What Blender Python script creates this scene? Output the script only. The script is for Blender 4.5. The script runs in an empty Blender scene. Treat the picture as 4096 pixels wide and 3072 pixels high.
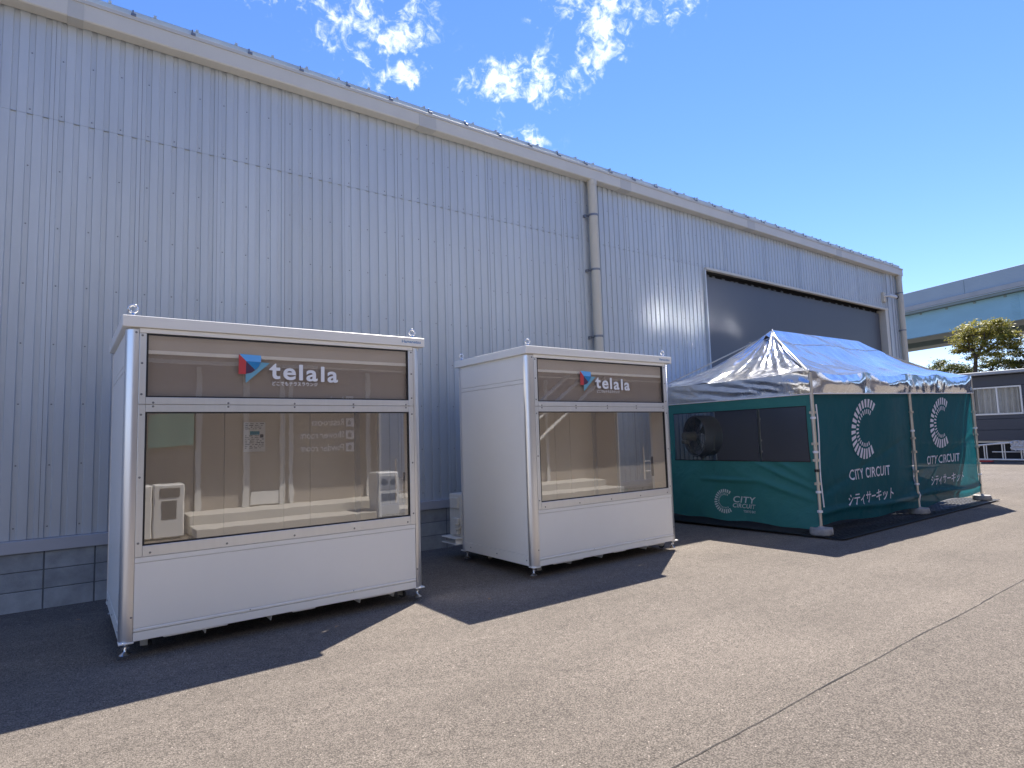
import bpy, math, random
from mathutils import Vector, Matrix, noise
R = math.radians
random.seed(7)
sc = bpy.context.scene
col = sc.collection

# ------------------------------------------------------------------ camera
cam = bpy.data.cameras.new('camera')
cam.sensor_width = 36.0
cam.lens = 21.355
cam.clip_start = 0.05
cam.clip_end = 2000
co = bpy.data.objects.new('camera', cam); col.objects.link(co)
RX = Vector((0.8051591, -0.5922624, -0.0307249))
UP = Vector((-0.0272516, -0.0887010, 0.9956854))
FW = Vector((0.5924324, 0.8008479, 0.0875585))
co.matrix_world = Matrix(((RX.x, UP.x, -FW.x, 0), (RX.y, UP.y, -FW.y, 0), (RX.z, UP.z, -FW.z, 1.55), (0, 0, 0, 1)))
sc.camera = co

# ------------------------------------------------------------------ sun and sky
SUN = Vector((1.39, 0.89, 2.59)).normalized()
sl = bpy.data.lights.new('sun', 'SUN'); sl.energy = 5.0; sl.angle = R(0.53); sl.color = (1.0, 0.93, 0.84)
so = bpy.data.objects.new('sun', sl); col.objects.link(so)
so.rotation_euler = SUN.to_track_quat('Z', 'Y').to_euler()
so.location = (20, 20, 40)

world = bpy.data.worlds.new('World'); sc.world = world; world.use_nodes = True
nt = world.node_tree; N = nt.nodes; L = nt.links
for n in list(N): N.remove(n)
out = N.new('ShaderNodeOutputWorld'); bg = N.new('ShaderNodeBackground')
sky = N.new('ShaderNodeTexSky'); sky.sky_type = 'NISHITA'; sky.sun_disc = False
sky.sun_elevation = math.asin(SUN.z); sky.sun_rotation = math.atan2(SUN.x, SUN.y)
sky.air_density = 1.0; sky.dust_density = 0.0; sky.ozone_density = 4.0; sky.altitude = 0
SKY_STRENGTH = 0.10
bg.inputs['Strength'].default_value = SKY_STRENGTH
def wmath(op, a, b=None, c=None):
    m = N.new('ShaderNodeMath'); m.operation = op
    for i, v in enumerate((a, b, c)):
        if v is None: continue
        if isinstance(v, (int, float)): m.inputs[i].default_value = v
        else: L.new(v, m.inputs[i])
    return m.outputs[0]
tc = N.new('ShaderNodeTexCoord')
def wdot(vec):
    d = N.new('ShaderNodeVectorMath'); d.operation = 'DOT_PRODUCT'
    L.new(tc.outputs['Generated'], d.inputs[0]); d.inputs[1].default_value = vec
    return d.outputs['Value']
# thin high clouds: one broken bank in the direction CF, laid out on a tangent plane of the sky
CF = Vector((0.47725, 0.67953, 0.55720)).normalized()
CR = CF.cross(Vector((0, 0, 1))).normalized(); CU = CR.cross(CF).normalized()
df = wmath('MAXIMUM', wdot(CF), 0.02)
ca = wmath('DIVIDE', wdot(CR), df); cb = wmath('DIVIDE', wdot(CU), df)
blobs = [(-0.255, 0.085, 0.085, 0.03, 1.0), (-0.16, 0.03, 0.075, 0.05, 1.0), (-0.10, 0.088, 0.06, 0.03, .95), (-0.125, -0.03, 0.05, 0.022, 1.0),
         (0.035, -0.045, 0.085, 0.036, 1.1), (0.045, -0.125, 0.05, 0.024, .85), (-0.18, 0.11, 0.05, 0.04, .8),
         (0.115, 0.09, 0.055, 0.06, 1.15), (0.165, 0.03, 0.035, 0.055, 1.15), (0.23, 0.085, 0.075, 0.045, 1.2), (0.30, 0.13, 0.07, 0.03, 1.1), (0.0, 0.22, 0.3, 0.08, 0.8), (0.29, 0.085, 0.04, 0.02, .9)]
mask = None
for (bx, by, sx, sy, w) in blobs:
    ex = wmath('POWER', wmath('DIVIDE', wmath('SUBTRACT', ca, bx), sx), 2.0)
    ey = wmath('POWER', wmath('DIVIDE', wmath('SUBTRACT', cb, by), sy), 2.0)
    g = wmath('MULTIPLY', wmath('EXPONENT', wmath('MULTIPLY', wmath('ADD', ex, ey), -0.75)), w)
    mask = g if mask is None else wmath('MAXIMUM', mask, g)
comb = N.new('ShaderNodeCombineXYZ'); L.new(ca, comb.inputs[0]); L.new(cb, comb.inputs[1])
def wnoise(scale, detail, rough, dist=0.0):
    n = N.new('ShaderNodeTexNoise'); n.inputs['Scale'].default_value = scale; n.inputs['Detail'].default_value = detail
    n.inputs['Roughness'].default_value = rough; n.inputs['Distortion'].default_value = dist
    L.new(comb.outputs[0], n.inputs['Vector']); return n.outputs['Fac']
fine = wnoise(62, 8, 0.62, 0.9); mid = wnoise(20, 6, 0.6, 0.5)
nz = wmath('ADD', wmath('MULTIPLY', wmath('SUBTRACT', fine, 0.5), 1.0), wmath('MULTIPLY', wmath('SUBTRACT', mid, 0.5), 1.5))
val = wmath('ADD', wmath('MULTIPLY', mask, 0.40), wmath('SUBTRACT', nz, 0.20))
ramp = N.new('ShaderNodeMapRange'); ramp.interpolation_type = 'SMOOTHSTEP'
L.new(val, ramp.inputs['Value']); ramp.inputs['From Min'].default_value = 0.0; ramp.inputs['From Max'].default_value = 0.62
edge = N.new('ShaderNodeMapRange'); edge.interpolation_type = 'SMOOTHSTEP'; L.new(mask, edge.inputs['Value']); edge.inputs['From Min'].default_value = 0.10; edge.inputs['From Max'].default_value = 0.45
cloudfac = wmath('MULTIPLY', wmath('MULTIPLY', ramp.outputs['Result'], edge.outputs['Result']), wmath('GREATER_THAN', wdot(CF), 0.3))
mixc = N.new('ShaderNodeMix'); mixc.data_type = 'RGBA'
hs = N.new('ShaderNodeHueSaturation'); hs.inputs['Saturation'].default_value = 1.15; hs.inputs['Value'].default_value = 1.0
L.new(sky.outputs['Color'], hs.inputs['Color'])
tintn = N.new('ShaderNodeVectorMath'); tintn.operation = 'MULTIPLY'; tintn.inputs[1].default_value = (1.04, 0.96, 1.18)
L.new(hs.outputs['Color'], tintn.inputs[0])
L.new(cloudfac, mixc.inputs['Factor']); L.new(tintn.outputs[0], mixc.inputs['A']); mixc.inputs['B'].default_value = (9.5, 9.8, 10.5, 1)
L.new(mixc.outputs['Result'], bg.inputs['Color']); L.new(bg.outputs['Background'], out.inputs['Surface'])

sc.view_settings.view_transform = 'Standard'; sc.view_settings.look = 'None'
sc.view_settings.gamma = 1.0; sc.view_settings.use_curve_mapping = False
sc.view_settings.exposure = 1.0
sc.render.engine = 'CYCLES'
cy = sc.cycles
cy.use_denoising = True
cy.caustics_reflective = True; cy.blur_glossy = 0.15
cy.max_bounces = 9; cy.diffuse_bounces = 7; cy.glossy_bounces = 4; cy.transparent_max_bounces = 16
cy.sample_clamp_indirect = 30.0

# ------------------------------------------------------------------ helpers
def put(o, parent=None, label=None, cat=None, group=None, kind=None):
    col.objects.link(o)
    if parent is not None: o.parent = parent
    if label: o['label'] = label
    if cat: o['category'] = cat
    if group: o['group'] = group
    if kind: o['kind'] = kind
    return o
def empty(name, loc=(0, 0, 0), rz=0.0, **k):
    o = bpy.data.objects.new(name, None); o.location = loc; o.rotation_euler = (0, 0, rz)
    o.empty_display_size = 0.2
    return put(o, **k)
class MB:
    def __init__(s): s.v = []; s.f = []; s.sm = False
    def quad(s, a, b, c, d): n = len(s.v); s.v += [a, b, c, d]; s.f.append((n, n+1, n+2, n+3)); return s
    def box(s, x0, x1, y0, y1, z0, z1):
        n = len(s.v)
        s.v += [(x0,y0,z0),(x1,y0,z0),(x1,y1,z0),(x0,y1,z0),(x0,y0,z1),(x1,y0,z1),(x1,y1,z1),(x0,y1,z1)]
        s.f += [(n,n+3,n+2,n+1),(n+4,n+5,n+6,n+7),(n,n+1,n+5,n+4),(n+1,n+2,n+6,n+5),(n+2,n+3,n+7,n+6),(n+3,n,n+4,n+7)]
        return s
    def bev(s, x0, x1, y0, y1, z0, z1, b=0.003):
        # box with chamfered edges
        n = len(s.v); P = {}
        for i, (X, sx) in enumerate(((x0, 1), (x1, -1))):
            for j, (Y, sy) in enumerate(((y0, 1), (y1, -1))):
                for k, (Z, sz) in enumerate(((z0, 1), (z1, -1))):
                    P[i,j,k,0] = len(s.v); s.v.append((X, Y+sy*b, Z+sz*b))
                    P[i,j,k,1] = len(s.v); s.v.append((X+sx*b, Y, Z+sz*b))
                    P[i,j,k,2] = len(s.v); s.v.append((X+sx*b, Y+sy*b, Z))
        c = ((x0+x1)/2, (y0+y1)/2, (z0+z1)/2)
        def F(*ids):
            a, b_, c_ = (Vector(s.v[q]) for q in ids[:3]); nn = (b_-a).cross(c_-a)
            m = sum((Vector(s.v[q]) for q in ids), Vector())/len(ids)
            s.f.append(tuple(ids) if nn.dot(m-Vector(c)) > 0 else tuple(reversed(ids)))
        for q in (0, 1):
            F(P[q,0,0,0],P[q,1,0,0],P[q,1,1,0],P[q,0,1,0]); F(P[0,q,0,1],P[1,q,0,1],P[1,q,1,1],P[0,q,1,1]); F(P[0,0,q,2],P[1,0,q,2],P[1,1,q,2],P[0,1,q,2])
            for p in (0, 1):
                F(P[0,q,p,1],P[1,q,p,1],P[1,q,p,2],P[0,q,p,2]); F(P[q,0,p,0],P[q,1,p,0],P[q,1,p,2],P[q,0,p,2]); F(P[q,p,0,0],P[q,p,1,0],P[q,p,1,1],P[q,p,0,1])
                for r in (0, 1): F(P[q,p,r,0],P[q,p,r,1],P[q,p,r,2])
        return s
    def tube(s, pts, r, n=10, cap=True):
        pts = [Vector(p) for p in pts]; rings = []
        rs = r if isinstance(r, (list, tuple)) else [r]*len(pts)
        ref = Vector((0, 0, 1))
        d0 = (pts[1]-pts[0]).normalized()
        if abs(d0.dot(ref)) > 0.9: ref = Vector((1, 0, 0))
        u = d0.cross(ref).normalized()
        for i, p in enumerate(pts):
            a = pts[max(i-1, 0)]; b = pts[min(i+1, len(pts)-1)]; d = (b-a).normalized()
            u = (u-d*u.dot(d)).normalized(); w = d.cross(u); k = len(s.v)
            for j in range(n):
                t = 2*math.pi*j/n; s.v.append(tuple(p+(u*math.cos(t)+w*math.sin(t))*rs[i]))
            rings.append(k)
        for a, b in zip(rings, rings[1:]):
            for j in range(n): s.f.append((a+j, a+(j+1)%n, b+(j+1)%n, b+j))
        if cap:
            s.f.append(tuple(rings[0]+j for j in reversed(range(n)))); s.f.append(tuple(rings[-1]+j for j in range(n)))
        return s
    def lathe(s, prof, n=20, c=(0, 0, 0), axis='z'):
        rings = []
        for (r, h) in prof:
            k = len(s.v)
            for j in range(n):
                t = 2*math.pi*j/n; a, b = r*math.cos(t), r*math.sin(t)
                p = (a, b, h) if axis == 'z' else ((h, a, b) if axis == 'x' else (b, h, a))
                s.v.append((p[0]+c[0], p[1]+c[1], p[2]+c[2]))
            rings.append(k)
        for a, b in zip(rings, rings[1:]):
            for j in range(n): s.f.append((a+j, a+(j+1)%n, b+(j+1)%n, b+j))
        return s
    def torus(s, c, R0, r, ax='x', n=20, m=8):
        k = len(s.v)
        for i in range(n):
            t = 2*math.pi*i/n
            for j in range(m):
                q = 2*math.pi*j/m; rr = R0+r*math.cos(q); a, b, h = rr*math.cos(t), rr*math.sin(t), r*math.sin(q)
                p = (h, a, b) if ax == 'x' else (a, h, b)
                s.v.append((c[0]+p[0], c[1]+p[1], c[2]+p[2]))
        for i in range(n):
            for j in range(m): s.f.append((k+i*m+j, k+((i+1)%n)*m+j, k+((i+1)%n)*m+(j+1)%m, k+i*m+(j+1)%m))
        return s
    def dome(s, c, r, nrm='-y', n=8):
        # screw head: low cap facing a direction
        k = len(s.v); cx, cy_, cz = c
        for (rr, h) in ((r, 0.0), (r*0.75, r*0.45)):
            for j in range(n):
                t = 2*math.pi*j/n; a, b = rr*math.cos(t), rr*math.sin(t)
                s.v.append({'-y': (cx+a, cy_-h, cz+b), '-x': (cx-h, cy_-a, cz+b)}[nrm])
        for j in range(n): s.f.append((k+j, k+(j+1)%n, k+n+(j+1)%n, k+n+j))
        s.f.append(tuple(k+n+j for j in range(n))); return s
    def grid(s, fn, nu, nv):
        k = len(s.v)
        for i in range(nu+1):
            for j in range(nv+1): s.v.append(tuple(fn(i/nu, j/nv)))
        for i in range(nu):
            for j in range(nv):
                a = k+i*(nv+1)+j; s.f.append((a, a+nv+1, a+nv+2, a+1))
        return s
    def mesh(s, name, m, smooth=False):
        me = bpy.data.meshes.new(name); me.from_pydata([tuple(v) for v in s.v], [], s.f); me.update()
        if m: me.materials.append(m)
        if smooth: me.shade_smooth()
        return me
    def build(s, name, m, parent=None, smooth=False, loc=None, **k):
        o = bpy.data.objects.new(name, s.mesh(name, m, smooth))
        if loc: o.location = loc
        return put(o, parent, **k)
def inst(name, me, parent, loc=(0, 0, 0), rz=0, **k):
    o = bpy.data.objects.new(name, me); o.location = loc; o.rotation_euler = (0, 0, rz)
    return put(o, parent, **k)
def auto_smooth(o, ang=35):
    me = o.data; me.shade_smooth()
    try: me.set_sharp_from_angle(angle=R(ang))
    except Exception: pass
    return o

# ------------------------------------------------------------------ materials
def mat(name, color, rough=0.5, metal=0.0, var=0.0, vscale=3.0, vstretch=(1, 1, 1), bump=0.0, bscale=60.0, bstretch=(1,1,1), spec=0.5, rvar=0.0, coat=0.0, rand=0.0, wpos=False):
    m = bpy.data.materials.new(name); m.use_nodes = True
    n = m.node_tree.nodes; l = m.node_tree.links; p = n['Principled BSDF']
    p.inputs['Base Color'].default_value = (*color, 1); p.inputs['Roughness'].default_value = rough; p.inputs['Metallic'].default_value = metal
    p.inputs['Specular IOR Level'].default_value = spec; p.inputs['Coat Weight'].default_value = coat
    t = n.new('ShaderNodeTexCoord')
    def mp(st):
        q = n.new('ShaderNodeMapping'); q.inputs['Scale'].default_value = st
        if wpos: l.new(n.new('ShaderNodeNewGeometry').outputs['Position'], q.inputs['Vector'])
        else: l.new(t.outputs['Object'], q.inputs['Vector'])
        return q.outputs[0]
    base = None
    if var > 0:
        a = n.new('ShaderNodeTexNoise'); a.inputs['Scale'].default_value = vscale; a.inputs['Detail'].default_value = 6; a.inputs['Roughness'].default_value = 0.6
        l.new(mp(vstretch), a.inputs['Vector'])
        r = n.new('ShaderNodeMapRange'); l.new(a.outputs['Fac'], r.inputs['Value']); r.inputs['From Min'].default_value = 0.3; r.inputs['From Max'].default_value = 0.7
        r.inputs['To Min'].default_value = 1-var; r.inputs['To Max'].default_value = 1+var*0.6
        x = n.new('ShaderNodeVectorMath'); x.operation = 'SCALE'; x.inputs[0].default_value = color; l.new(r.outputs[0], x.inputs['Scale'])
        base = x.outputs[0]
        if rvar > 0:
            r2 = n.new('ShaderNodeMapRange'); l.new(a.outputs['Fac'], r2.inputs['Value']); r2.inputs['From Min'].default_value = 0.3; r2.inputs['From Max'].default_value = 0.7
            r2.inputs['To Min'].default_value = rough-rvar; r2.inputs['To Max'].default_value = rough+rvar; l.new(r2.outputs[0], p.inputs['Roughness'])
    if rand > 0:
        oi = n.new('ShaderNodeObjectInfo'); r3 = n.new('ShaderNodeMapRange'); l.new(oi.outputs['Random'], r3.inputs['Value'])
        r3.inputs['To Min'].default_value = 1-rand; r3.inputs['To Max'].default_value = 1+rand
        x2 = n.new('ShaderNodeVectorMath'); x2.operation = 'SCALE'
        if base: l.new(base, x2.inputs[0])
        else: x2.inputs[0].default_value = color
        l.new(r3.outputs[0], x2.inputs['Scale']); base = x2.outputs[0]
    if base: l.new(base, p.inputs['Base Color'])
    if bump > 0:
        a = n.new('ShaderNodeTexNoise'); a.inputs['Scale'].default_value = bscale; a.inputs['Detail'].default_value = 4; l.new(mp(bstretch), a.inputs['Vector'])
        b = n.new('ShaderNodeBump'); b.inputs['Strength'].default_value = bump; b.inputs['Distance'].default_value = 0.01
        l.new(a.outputs['Fac'], b.inputs['Height']); l.new(b.outputs[0], p.inputs['Normal'])
    return m

M_wall = mat('siding_paint', (0.49, 0.52, 0.535), 0.34, 0.15, wpos=True, var=0.09, vscale=2.4, vstretch=(1, 1, 0.13), bump=0.10, bscale=1.6, bstretch=(1.5, 1, .5), rand=0.035, rvar=0.05)
M_dark = mat('dark_gap', (0.012, 0.012, 0.014), 0.8)
M_screw = mat('screw_metal', (0.22, 0.23, 0.25), 0.35, 0.7)
M_gutter = mat('gutter_paint', (0.62, 0.585, 0.50), 0.45, 0, var=0.06, vscale=1.5, bump=0.05, bscale=8)
M_gut2 = mat('gutter_sleeve_paint', (0.52, 0.50, 0.44), 0.5, 0, var=0.05)
M_pipe = mat('downpipe_vinyl', (0.60, 0.55, 0.44), 0.5, 0, var=0.08, vscale=4, vstretch=(1, 1, .2))
M_roof = mat('roof_metal', (0.55, 0.60, 0.57), 0.4, 0.3, var=0.12, vscale=3)
M_block = mat('concrete_block', (0.34, 0.36, 0.37), 0.9, 0, wpos=True, var=0.26, vscale=5, bump=0.5, bscale=90, rand=0.10)
M_mortar = mat('mortar', (0.13, 0.14, 0.15), 0.95, 0, bump=0.3)
M_sill = mat('sill_flashing_paint', (0.44, 0.45, 0.48), 0.4, 0.1, var=0.06, vscale=2)
M_door = mat('shutter_sheet', (0.10, 0.108, 0.125), 0.42, 0.35, var=0.08, vscale=0.7, bump=0.10, bscale=1.2, rvar=0.04)
M_cream = mat('cream_steel', (0.85, 0.83, 0.77), 0.36, 0, var=0.025, vscale=1.2, bump=0.03, bscale=2.0, coat=0.15)
M_alu = mat('anodised_aluminium', (0.72, 0.73, 0.74), 0.34, 0.75, var=0.03, vscale=30, vstretch=(1, 1, .03), bump=0.03, bscale=120, bstretch=(1, 1, .02))
M_post = mat('satin_aluminium', (0.74, 0.74, 0.75), 0.30, 0.9, var=0.03, vscale=40, vstretch=(1, 1, .03))
M_gasket = mat('black_gasket', (0.012, 0.011, 0.013), 0.5)
M_chrome = mat('chrome', (0.75, 0.76, 0.78), 0.12, 1.0)
M_steel = mat('zinc_steel', (0.45, 0.44, 0.40), 0.4, 0.8, var=0.15, vscale=20)
M_inner = mat('beige_interior_board', (0.76, 0.69, 0.58), 0.5, 0, var=0.04, vscale=1.5, rand=0.02)
M_floorin = mat('interior_floor', (0.74, 0.67, 0.56), 0.5)
M_white = mat('white_print', (0.80, 0.82, 0.86), 0.5)
M_sign = mat('sign_white', (0.95, 0.95, 0.95), 0.4)
M_kana = mat('grey_white_print', (0.8, 0.81, 0.84), 0.5)
M_bluelog = mat('blue_print', (0.03, 0.20, 0.45), 0.5)
M_lg_blue = mat('emblem_bright_blue', (0.13, 0.45, 0.92), 0.4)
M_lg_red = mat('emblem_red', (0.55, 0.05, 0.06), 0.4)
M_lg_mid = mat('emblem_deep_blue', (0.01, 0.22, 0.52), 0.4)
M_lg_dark = mat('emblem_purple', (0.07, 0.03, 0.08), 0.4)
M_lg_teal = mat('emblem_pale_blue', (0.15, 0.38, 0.52), 0.4)
M_rubber = mat('rubber', (0.02, 0.02, 0.02), 0.7)
M_acw = mat('ac_plastic', (0.66, 0.64, 0.58), 0.45, 0, var=0.05)
M_weight = mat('cast_weight', (0.33, 0.32, 0.31), 0.7, 0.1, var=0.25, vscale=9, bump=0.5, bscale=50)
M_pole = mat('tent_pole_metal', (0.56, 0.52, 0.45), 0.38, 0.5, var=0.08, vscale=8)
M_mat = mat('black_plastic_mat', (0.012, 0.012, 0.013), 0.55)
M_tie = mat('white_tie', (0.75, 0.76, 0.8), 0.6)
M_fan = mat('fan_grey', (0.40, 0.40, 0.41), 0.45, 0.3, var=0.1)
M_fanm = mat('fan_motor_beige', (0.42, 0.39, 0.33), 0.5, 0.1)
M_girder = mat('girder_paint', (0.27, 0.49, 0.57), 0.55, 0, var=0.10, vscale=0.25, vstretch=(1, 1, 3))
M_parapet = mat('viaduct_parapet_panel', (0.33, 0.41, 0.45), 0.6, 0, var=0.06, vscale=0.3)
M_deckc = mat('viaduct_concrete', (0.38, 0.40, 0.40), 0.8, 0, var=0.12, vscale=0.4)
M_girder_shade = mat('girder_shaded_colour', (0.22, 0.28, 0.27), 0.7, 0, var=0.12, vscale=0.4)  # darker girder colour, with the shade under the deck put into it
M_bark = mat('bark', (0.07, 0.055, 0.045), 0.9, 0, var=0.3, vscale=4, bump=0.5, bscale=20)
M_prefab = mat('charcoal_siding', (0.055, 0.062, 0.08), 0.5, 0.1, var=0.1, vscale=1)
M_prefroof = mat('prefab_roof_metal', (0.33, 0.35, 0.37), 0.5, 0.3, var=0.1, vscale=1)
M_frame = mat('white_window_frame', (0.66, 0.66, 0.64), 0.4, 0.2)
M_curtain = mat('grey_curtain', (0.42, 0.40, 0.37), 0.8, 0, var=0.1, vscale=4)
M_signback = mat('brown_film', (0.34, 0.30, 0.275), 0.5)
M_red = mat('red_paint', (0.35, 0.03, 0.03), 0.5)
M_plast = mat('crumpled_plastic', (0.42, 0.44, 0.48), 0.25, 0)
M_facade = mat('opposite_facade_board', (0.36, 0.32, 0.28), 0.6, 0, var=0.12, vscale=1.5)
M_facade2 = mat('opposite_upper_cladding', (0.20, 0.19, 0.18), 0.6, 0, var=0.15, vscale=1.5)
M_conc = mat('step_concrete', (0.50, 0.48, 0.44), 0.85, 0, var=0.12, vscale=2, bump=0.2, bscale=40)
M_bin = mat('bin_white', (0.68, 0.68, 0.66), 0.4, 0, var=0.04)
M_paper = mat('paper', (0.90, 0.91, 0.93), 0.6)
M_ink = mat('ink', (0.08, 0.08, 0.09), 0.6)
M_cyan = mat('cyan_print', (0.02, 0.30, 0.45), 0.5)
M_green_ban = mat('pale_green_cloth', (0.25, 0.55, 0.42), 0.8)
M_leafdry = mat('dry_leaf', (0.28, 0.18, 0.10), 0.8)

# ground asphalt
def make_asphalt():
    m = bpy.data.materials.new('asphalt'); m.use_nodes = True
    n = m.node_tree.nodes; l = m.node_tree.links; p = n['Principled BSDF']
    t = n.new('ShaderNodeTexCoord'); v = t.outputs['Object']
    def mth(op, a, b=None, c=None):
        q = n.new('ShaderNodeMath'); q.operation = op
        for i, w in enumerate((a, b, c)):
            if w is None: continue
            if isinstance(w, (int, float)): q.inputs[i].default_value = w
            else: l.new(w, q.inputs[i])
        return q.outputs[0]
    def noi(s, d, r=0.5):
        q = n.new('ShaderNodeTexNoise'); q.inputs['Scale'].default_value = s; q.inputs['Detail'].default_value = d; q.inputs['Roughness'].default_value = r
        l.new(v, q.inputs['Vector']); return q.outputs['Fac']
    vo = n.new('ShaderNodeTexVoronoi'); vo.inputs['Scale'].default_value = 125; vo.inputs['Randomness'].default_value = 1; l.new(v, vo.inputs['Vector'])
    sep = n.new('ShaderNodeSeparateColor'); l.new(vo.outputs['Color'], sep.inputs[0])
    # stone chips: brightness differs from chip to chip, dark binder between them
    chip = n.new('ShaderNodeMapRange'); l.new(sep.outputs[0], chip.inputs['Value']); chip.inputs['To Min'].default_value = 0.68; chip.inputs['To Max'].default_value = 1.24
    binder = n.new('ShaderNodeMapRange'); l.new(vo.outputs['Distance'], binder.inputs['Value']); binder.inputs['From Min'].default_value = 0.35; binder.inputs['From Max'].default_value = 0.75
    binder.inputs['To Min'].default_value = 1.0; binder.inputs['To Max'].default_value = 0.45
    spark = mth('MULTIPLY', mth('GREATER_THAN', sep.outputs[1], 0.995), 0.8)
    big = n.new('ShaderNodeMapRange'); l.new(noi(0.55, 6, 0.6), big.inputs['Value']); big.inputs['From Min'].default_value = 0.3; big.inputs['From Max'].default_value = 0.7
    big.inputs['To Min'].default_value = 0.86; big.inputs['To Max'].default_value = 1.12
    med = n.new('ShaderNodeMapRange'); l.new(noi(14, 5, 0.7), med.inputs['Value']); med.inputs['From Min'].default_value = 0.3; med.inputs['From Max'].default_value = 0.7
    med.inputs['To Min'].default_value = 0.84; med.inputs['To Max'].default_value = 1.14
    sepx = n.new('ShaderNodeSeparateXYZ'); l.new(v, sepx.inputs[0])
    lane = n.new('ShaderNodeMapRange'); l.new(sepx.outputs['Y'], lane.inputs['Value']); lane.inputs['From Min'].default_value = 1.94; lane.inputs['From Max'].default_value = 1.97
    lane.inputs['To Min'].default_value = 0.93; lane.inputs['To Max'].default_value = 1.0
    f = mth('MULTIPLY', mth('MULTIPLY', chip.outputs[0], binder.outputs[0]), mth('MULTIPLY', big.outputs[0], med.outputs[0]))
    st = n.new('ShaderNodeMapRange'); st.interpolation_type = 'SMOOTHSTEP'; l.new(noi(1.7, 4, 0.75), st.inputs['Value']); st.inputs['From Min'].default_value = 0.60; st.inputs['From Max'].default_value = 0.72
    st.inputs['To Min'].default_value = 1.0; st.inputs['To Max'].default_value = 0.86
    # faint tyre marks along the lane
    mpw = n.new('ShaderNodeMapping'); mpw.inputs['Scale'].default_value = (0.10, 2.6, 1); l.new(v, mpw.inputs['Vector'])
    ty_ = n.new('ShaderNodeTexNoise'); ty_.inputs['Scale'].default_value = 1.0; ty_.inputs['Detail'].default_value = 3; l.new(mpw.outputs[0], ty_.inputs['Vector'])
    tr_ = n.new('ShaderNodeMapRange'); l.new(ty_.outputs['Fac'], tr_.inputs['Value']); tr_.inputs['From Min'].default_value = 0.35; tr_.inputs['From Max'].default_value = 0.65
    tr_.inputs['To Min'].default_value = 0.93; tr_.inputs['To Max'].default_value = 1.05
    f = mth('MULTIPLY', mth('MULTIPLY', f, st.outputs[0]), tr_.outputs[0])
    f = mth('ADD', mth('MULTIPLY', f, lane.outputs[0]), spark)
    mixl = n.new('ShaderNodeMix'); mixl.data_type = 'RGBA'; l.new(lane.outputs[0], mixl.inputs['Factor'])
    mixl.inputs['A'].default_value = (0.192, 0.168, 0.160, 1); mixl.inputs['B'].default_value = (0.216, 0.186, 0.156, 1)
    sc_ = n.new('ShaderNodeVectorMath'); sc_.operation = 'SCALE'; l.new(mixl.outputs['Result'], sc_.inputs[0]); l.new(f, sc_.inputs['Scale'])
    l.new(sc_.outputs[0], p.inputs['Base Color'])
    p.inputs['Roughness'].default_value = 0.88; p.inputs['Specular IOR Level'].default_value = 0.3
    b = n.new('ShaderNodeBump'); b.inputs['Strength'].default_value = 0.9; b.inputs['Distance'].default_value = 0.004
    hgt = mth('ADD', mth('MULTIPLY', vo.outputs['Distance'], -1.0), mth('MULTIPLY', noi(260, 3), 0.5)); l.new(hgt, b.inputs['Height']); l.new(b.outputs[0], p.inputs['Normal'])
    return m
M_asph = make_asphalt()

def glass(name, tint, r0=0.06, rough=0.0, wav=0.06, wscale=2.2):
    m = bpy.data.materials.new(name); m.use_nodes = True
    n = m.node_tree.nodes; l = m.node_tree.links
    for q in list(n): n.remove(q)
    o = n.new('ShaderNodeOutputMaterial'); mx = n.new('ShaderNodeMixShader'); tr = n.new('ShaderNodeBsdfTransparent'); gl = n.new('ShaderNodeBsdfGlossy')
    tr.inputs['Color'].default_value = (*tint, 1); gl.inputs['Roughness'].default_value = rough; gl.inputs['Color'].default_value = (0.95, 0.95, 0.95, 1)
    # Schlick reflectance, the same from either side of the pane
    lw_ = n.new('ShaderNodeLayerWeight'); lw_.inputs['Blend'].default_value = 0.5
    p5 = n.new('ShaderNodeMath'); p5.operation = 'POWER'; l.new(lw_.outputs['Facing'], p5.inputs[0]); p5.inputs[1].default_value = 5.0
    t = n.new('ShaderNodeTexCoord'); mp = n.new('ShaderNodeMapping'); mp.inputs['Scale'].default_value = (1.6, 1.6, 0.8); l.new(t.outputs['Object'], mp.inputs['Vector'])
    a = n.new('ShaderNodeTexNoise'); a.inputs['Scale'].default_value = wscale; a.inputs['Detail'].default_value = 3.0; l.new(mp.outputs[0], a.inputs['Vector'])
    b = n.new('ShaderNodeBump'); b.inputs['Strength'].default_value = wav; b.inputs['Distance'].default_value = 0.05; l.new(a.outputs['Fac'], b.inputs['Height'])
    l.new(b.outputs[0], gl.inputs['Normal'])
    mt = n.new('ShaderNodeMath'); mt.operation = 'MULTIPLY_ADD'; mt.use_clamp = True; mt.inputs[1].default_value = 1-r0; mt.inputs[2].default_value = r0; l.new(p5.outputs[0], mt.inputs[0])
    l.new(mt.outputs[0], mx.inputs['Fac']); l.new(tr.outputs[0], mx.inputs[1]); l.new(gl.outputs[0], mx.inputs[2]); l.new(mx.outputs[0], o.inputs['Surface'])
    return m
M_glass = glass('bronze_glass', (0.985, 0.97, 0.95), 0.13, wav=0.006, wscale=3.0)
M_clear = glass('clear_glass', (0.96, 0.97, 0.97), 0.04, wav=0.01)

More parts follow.
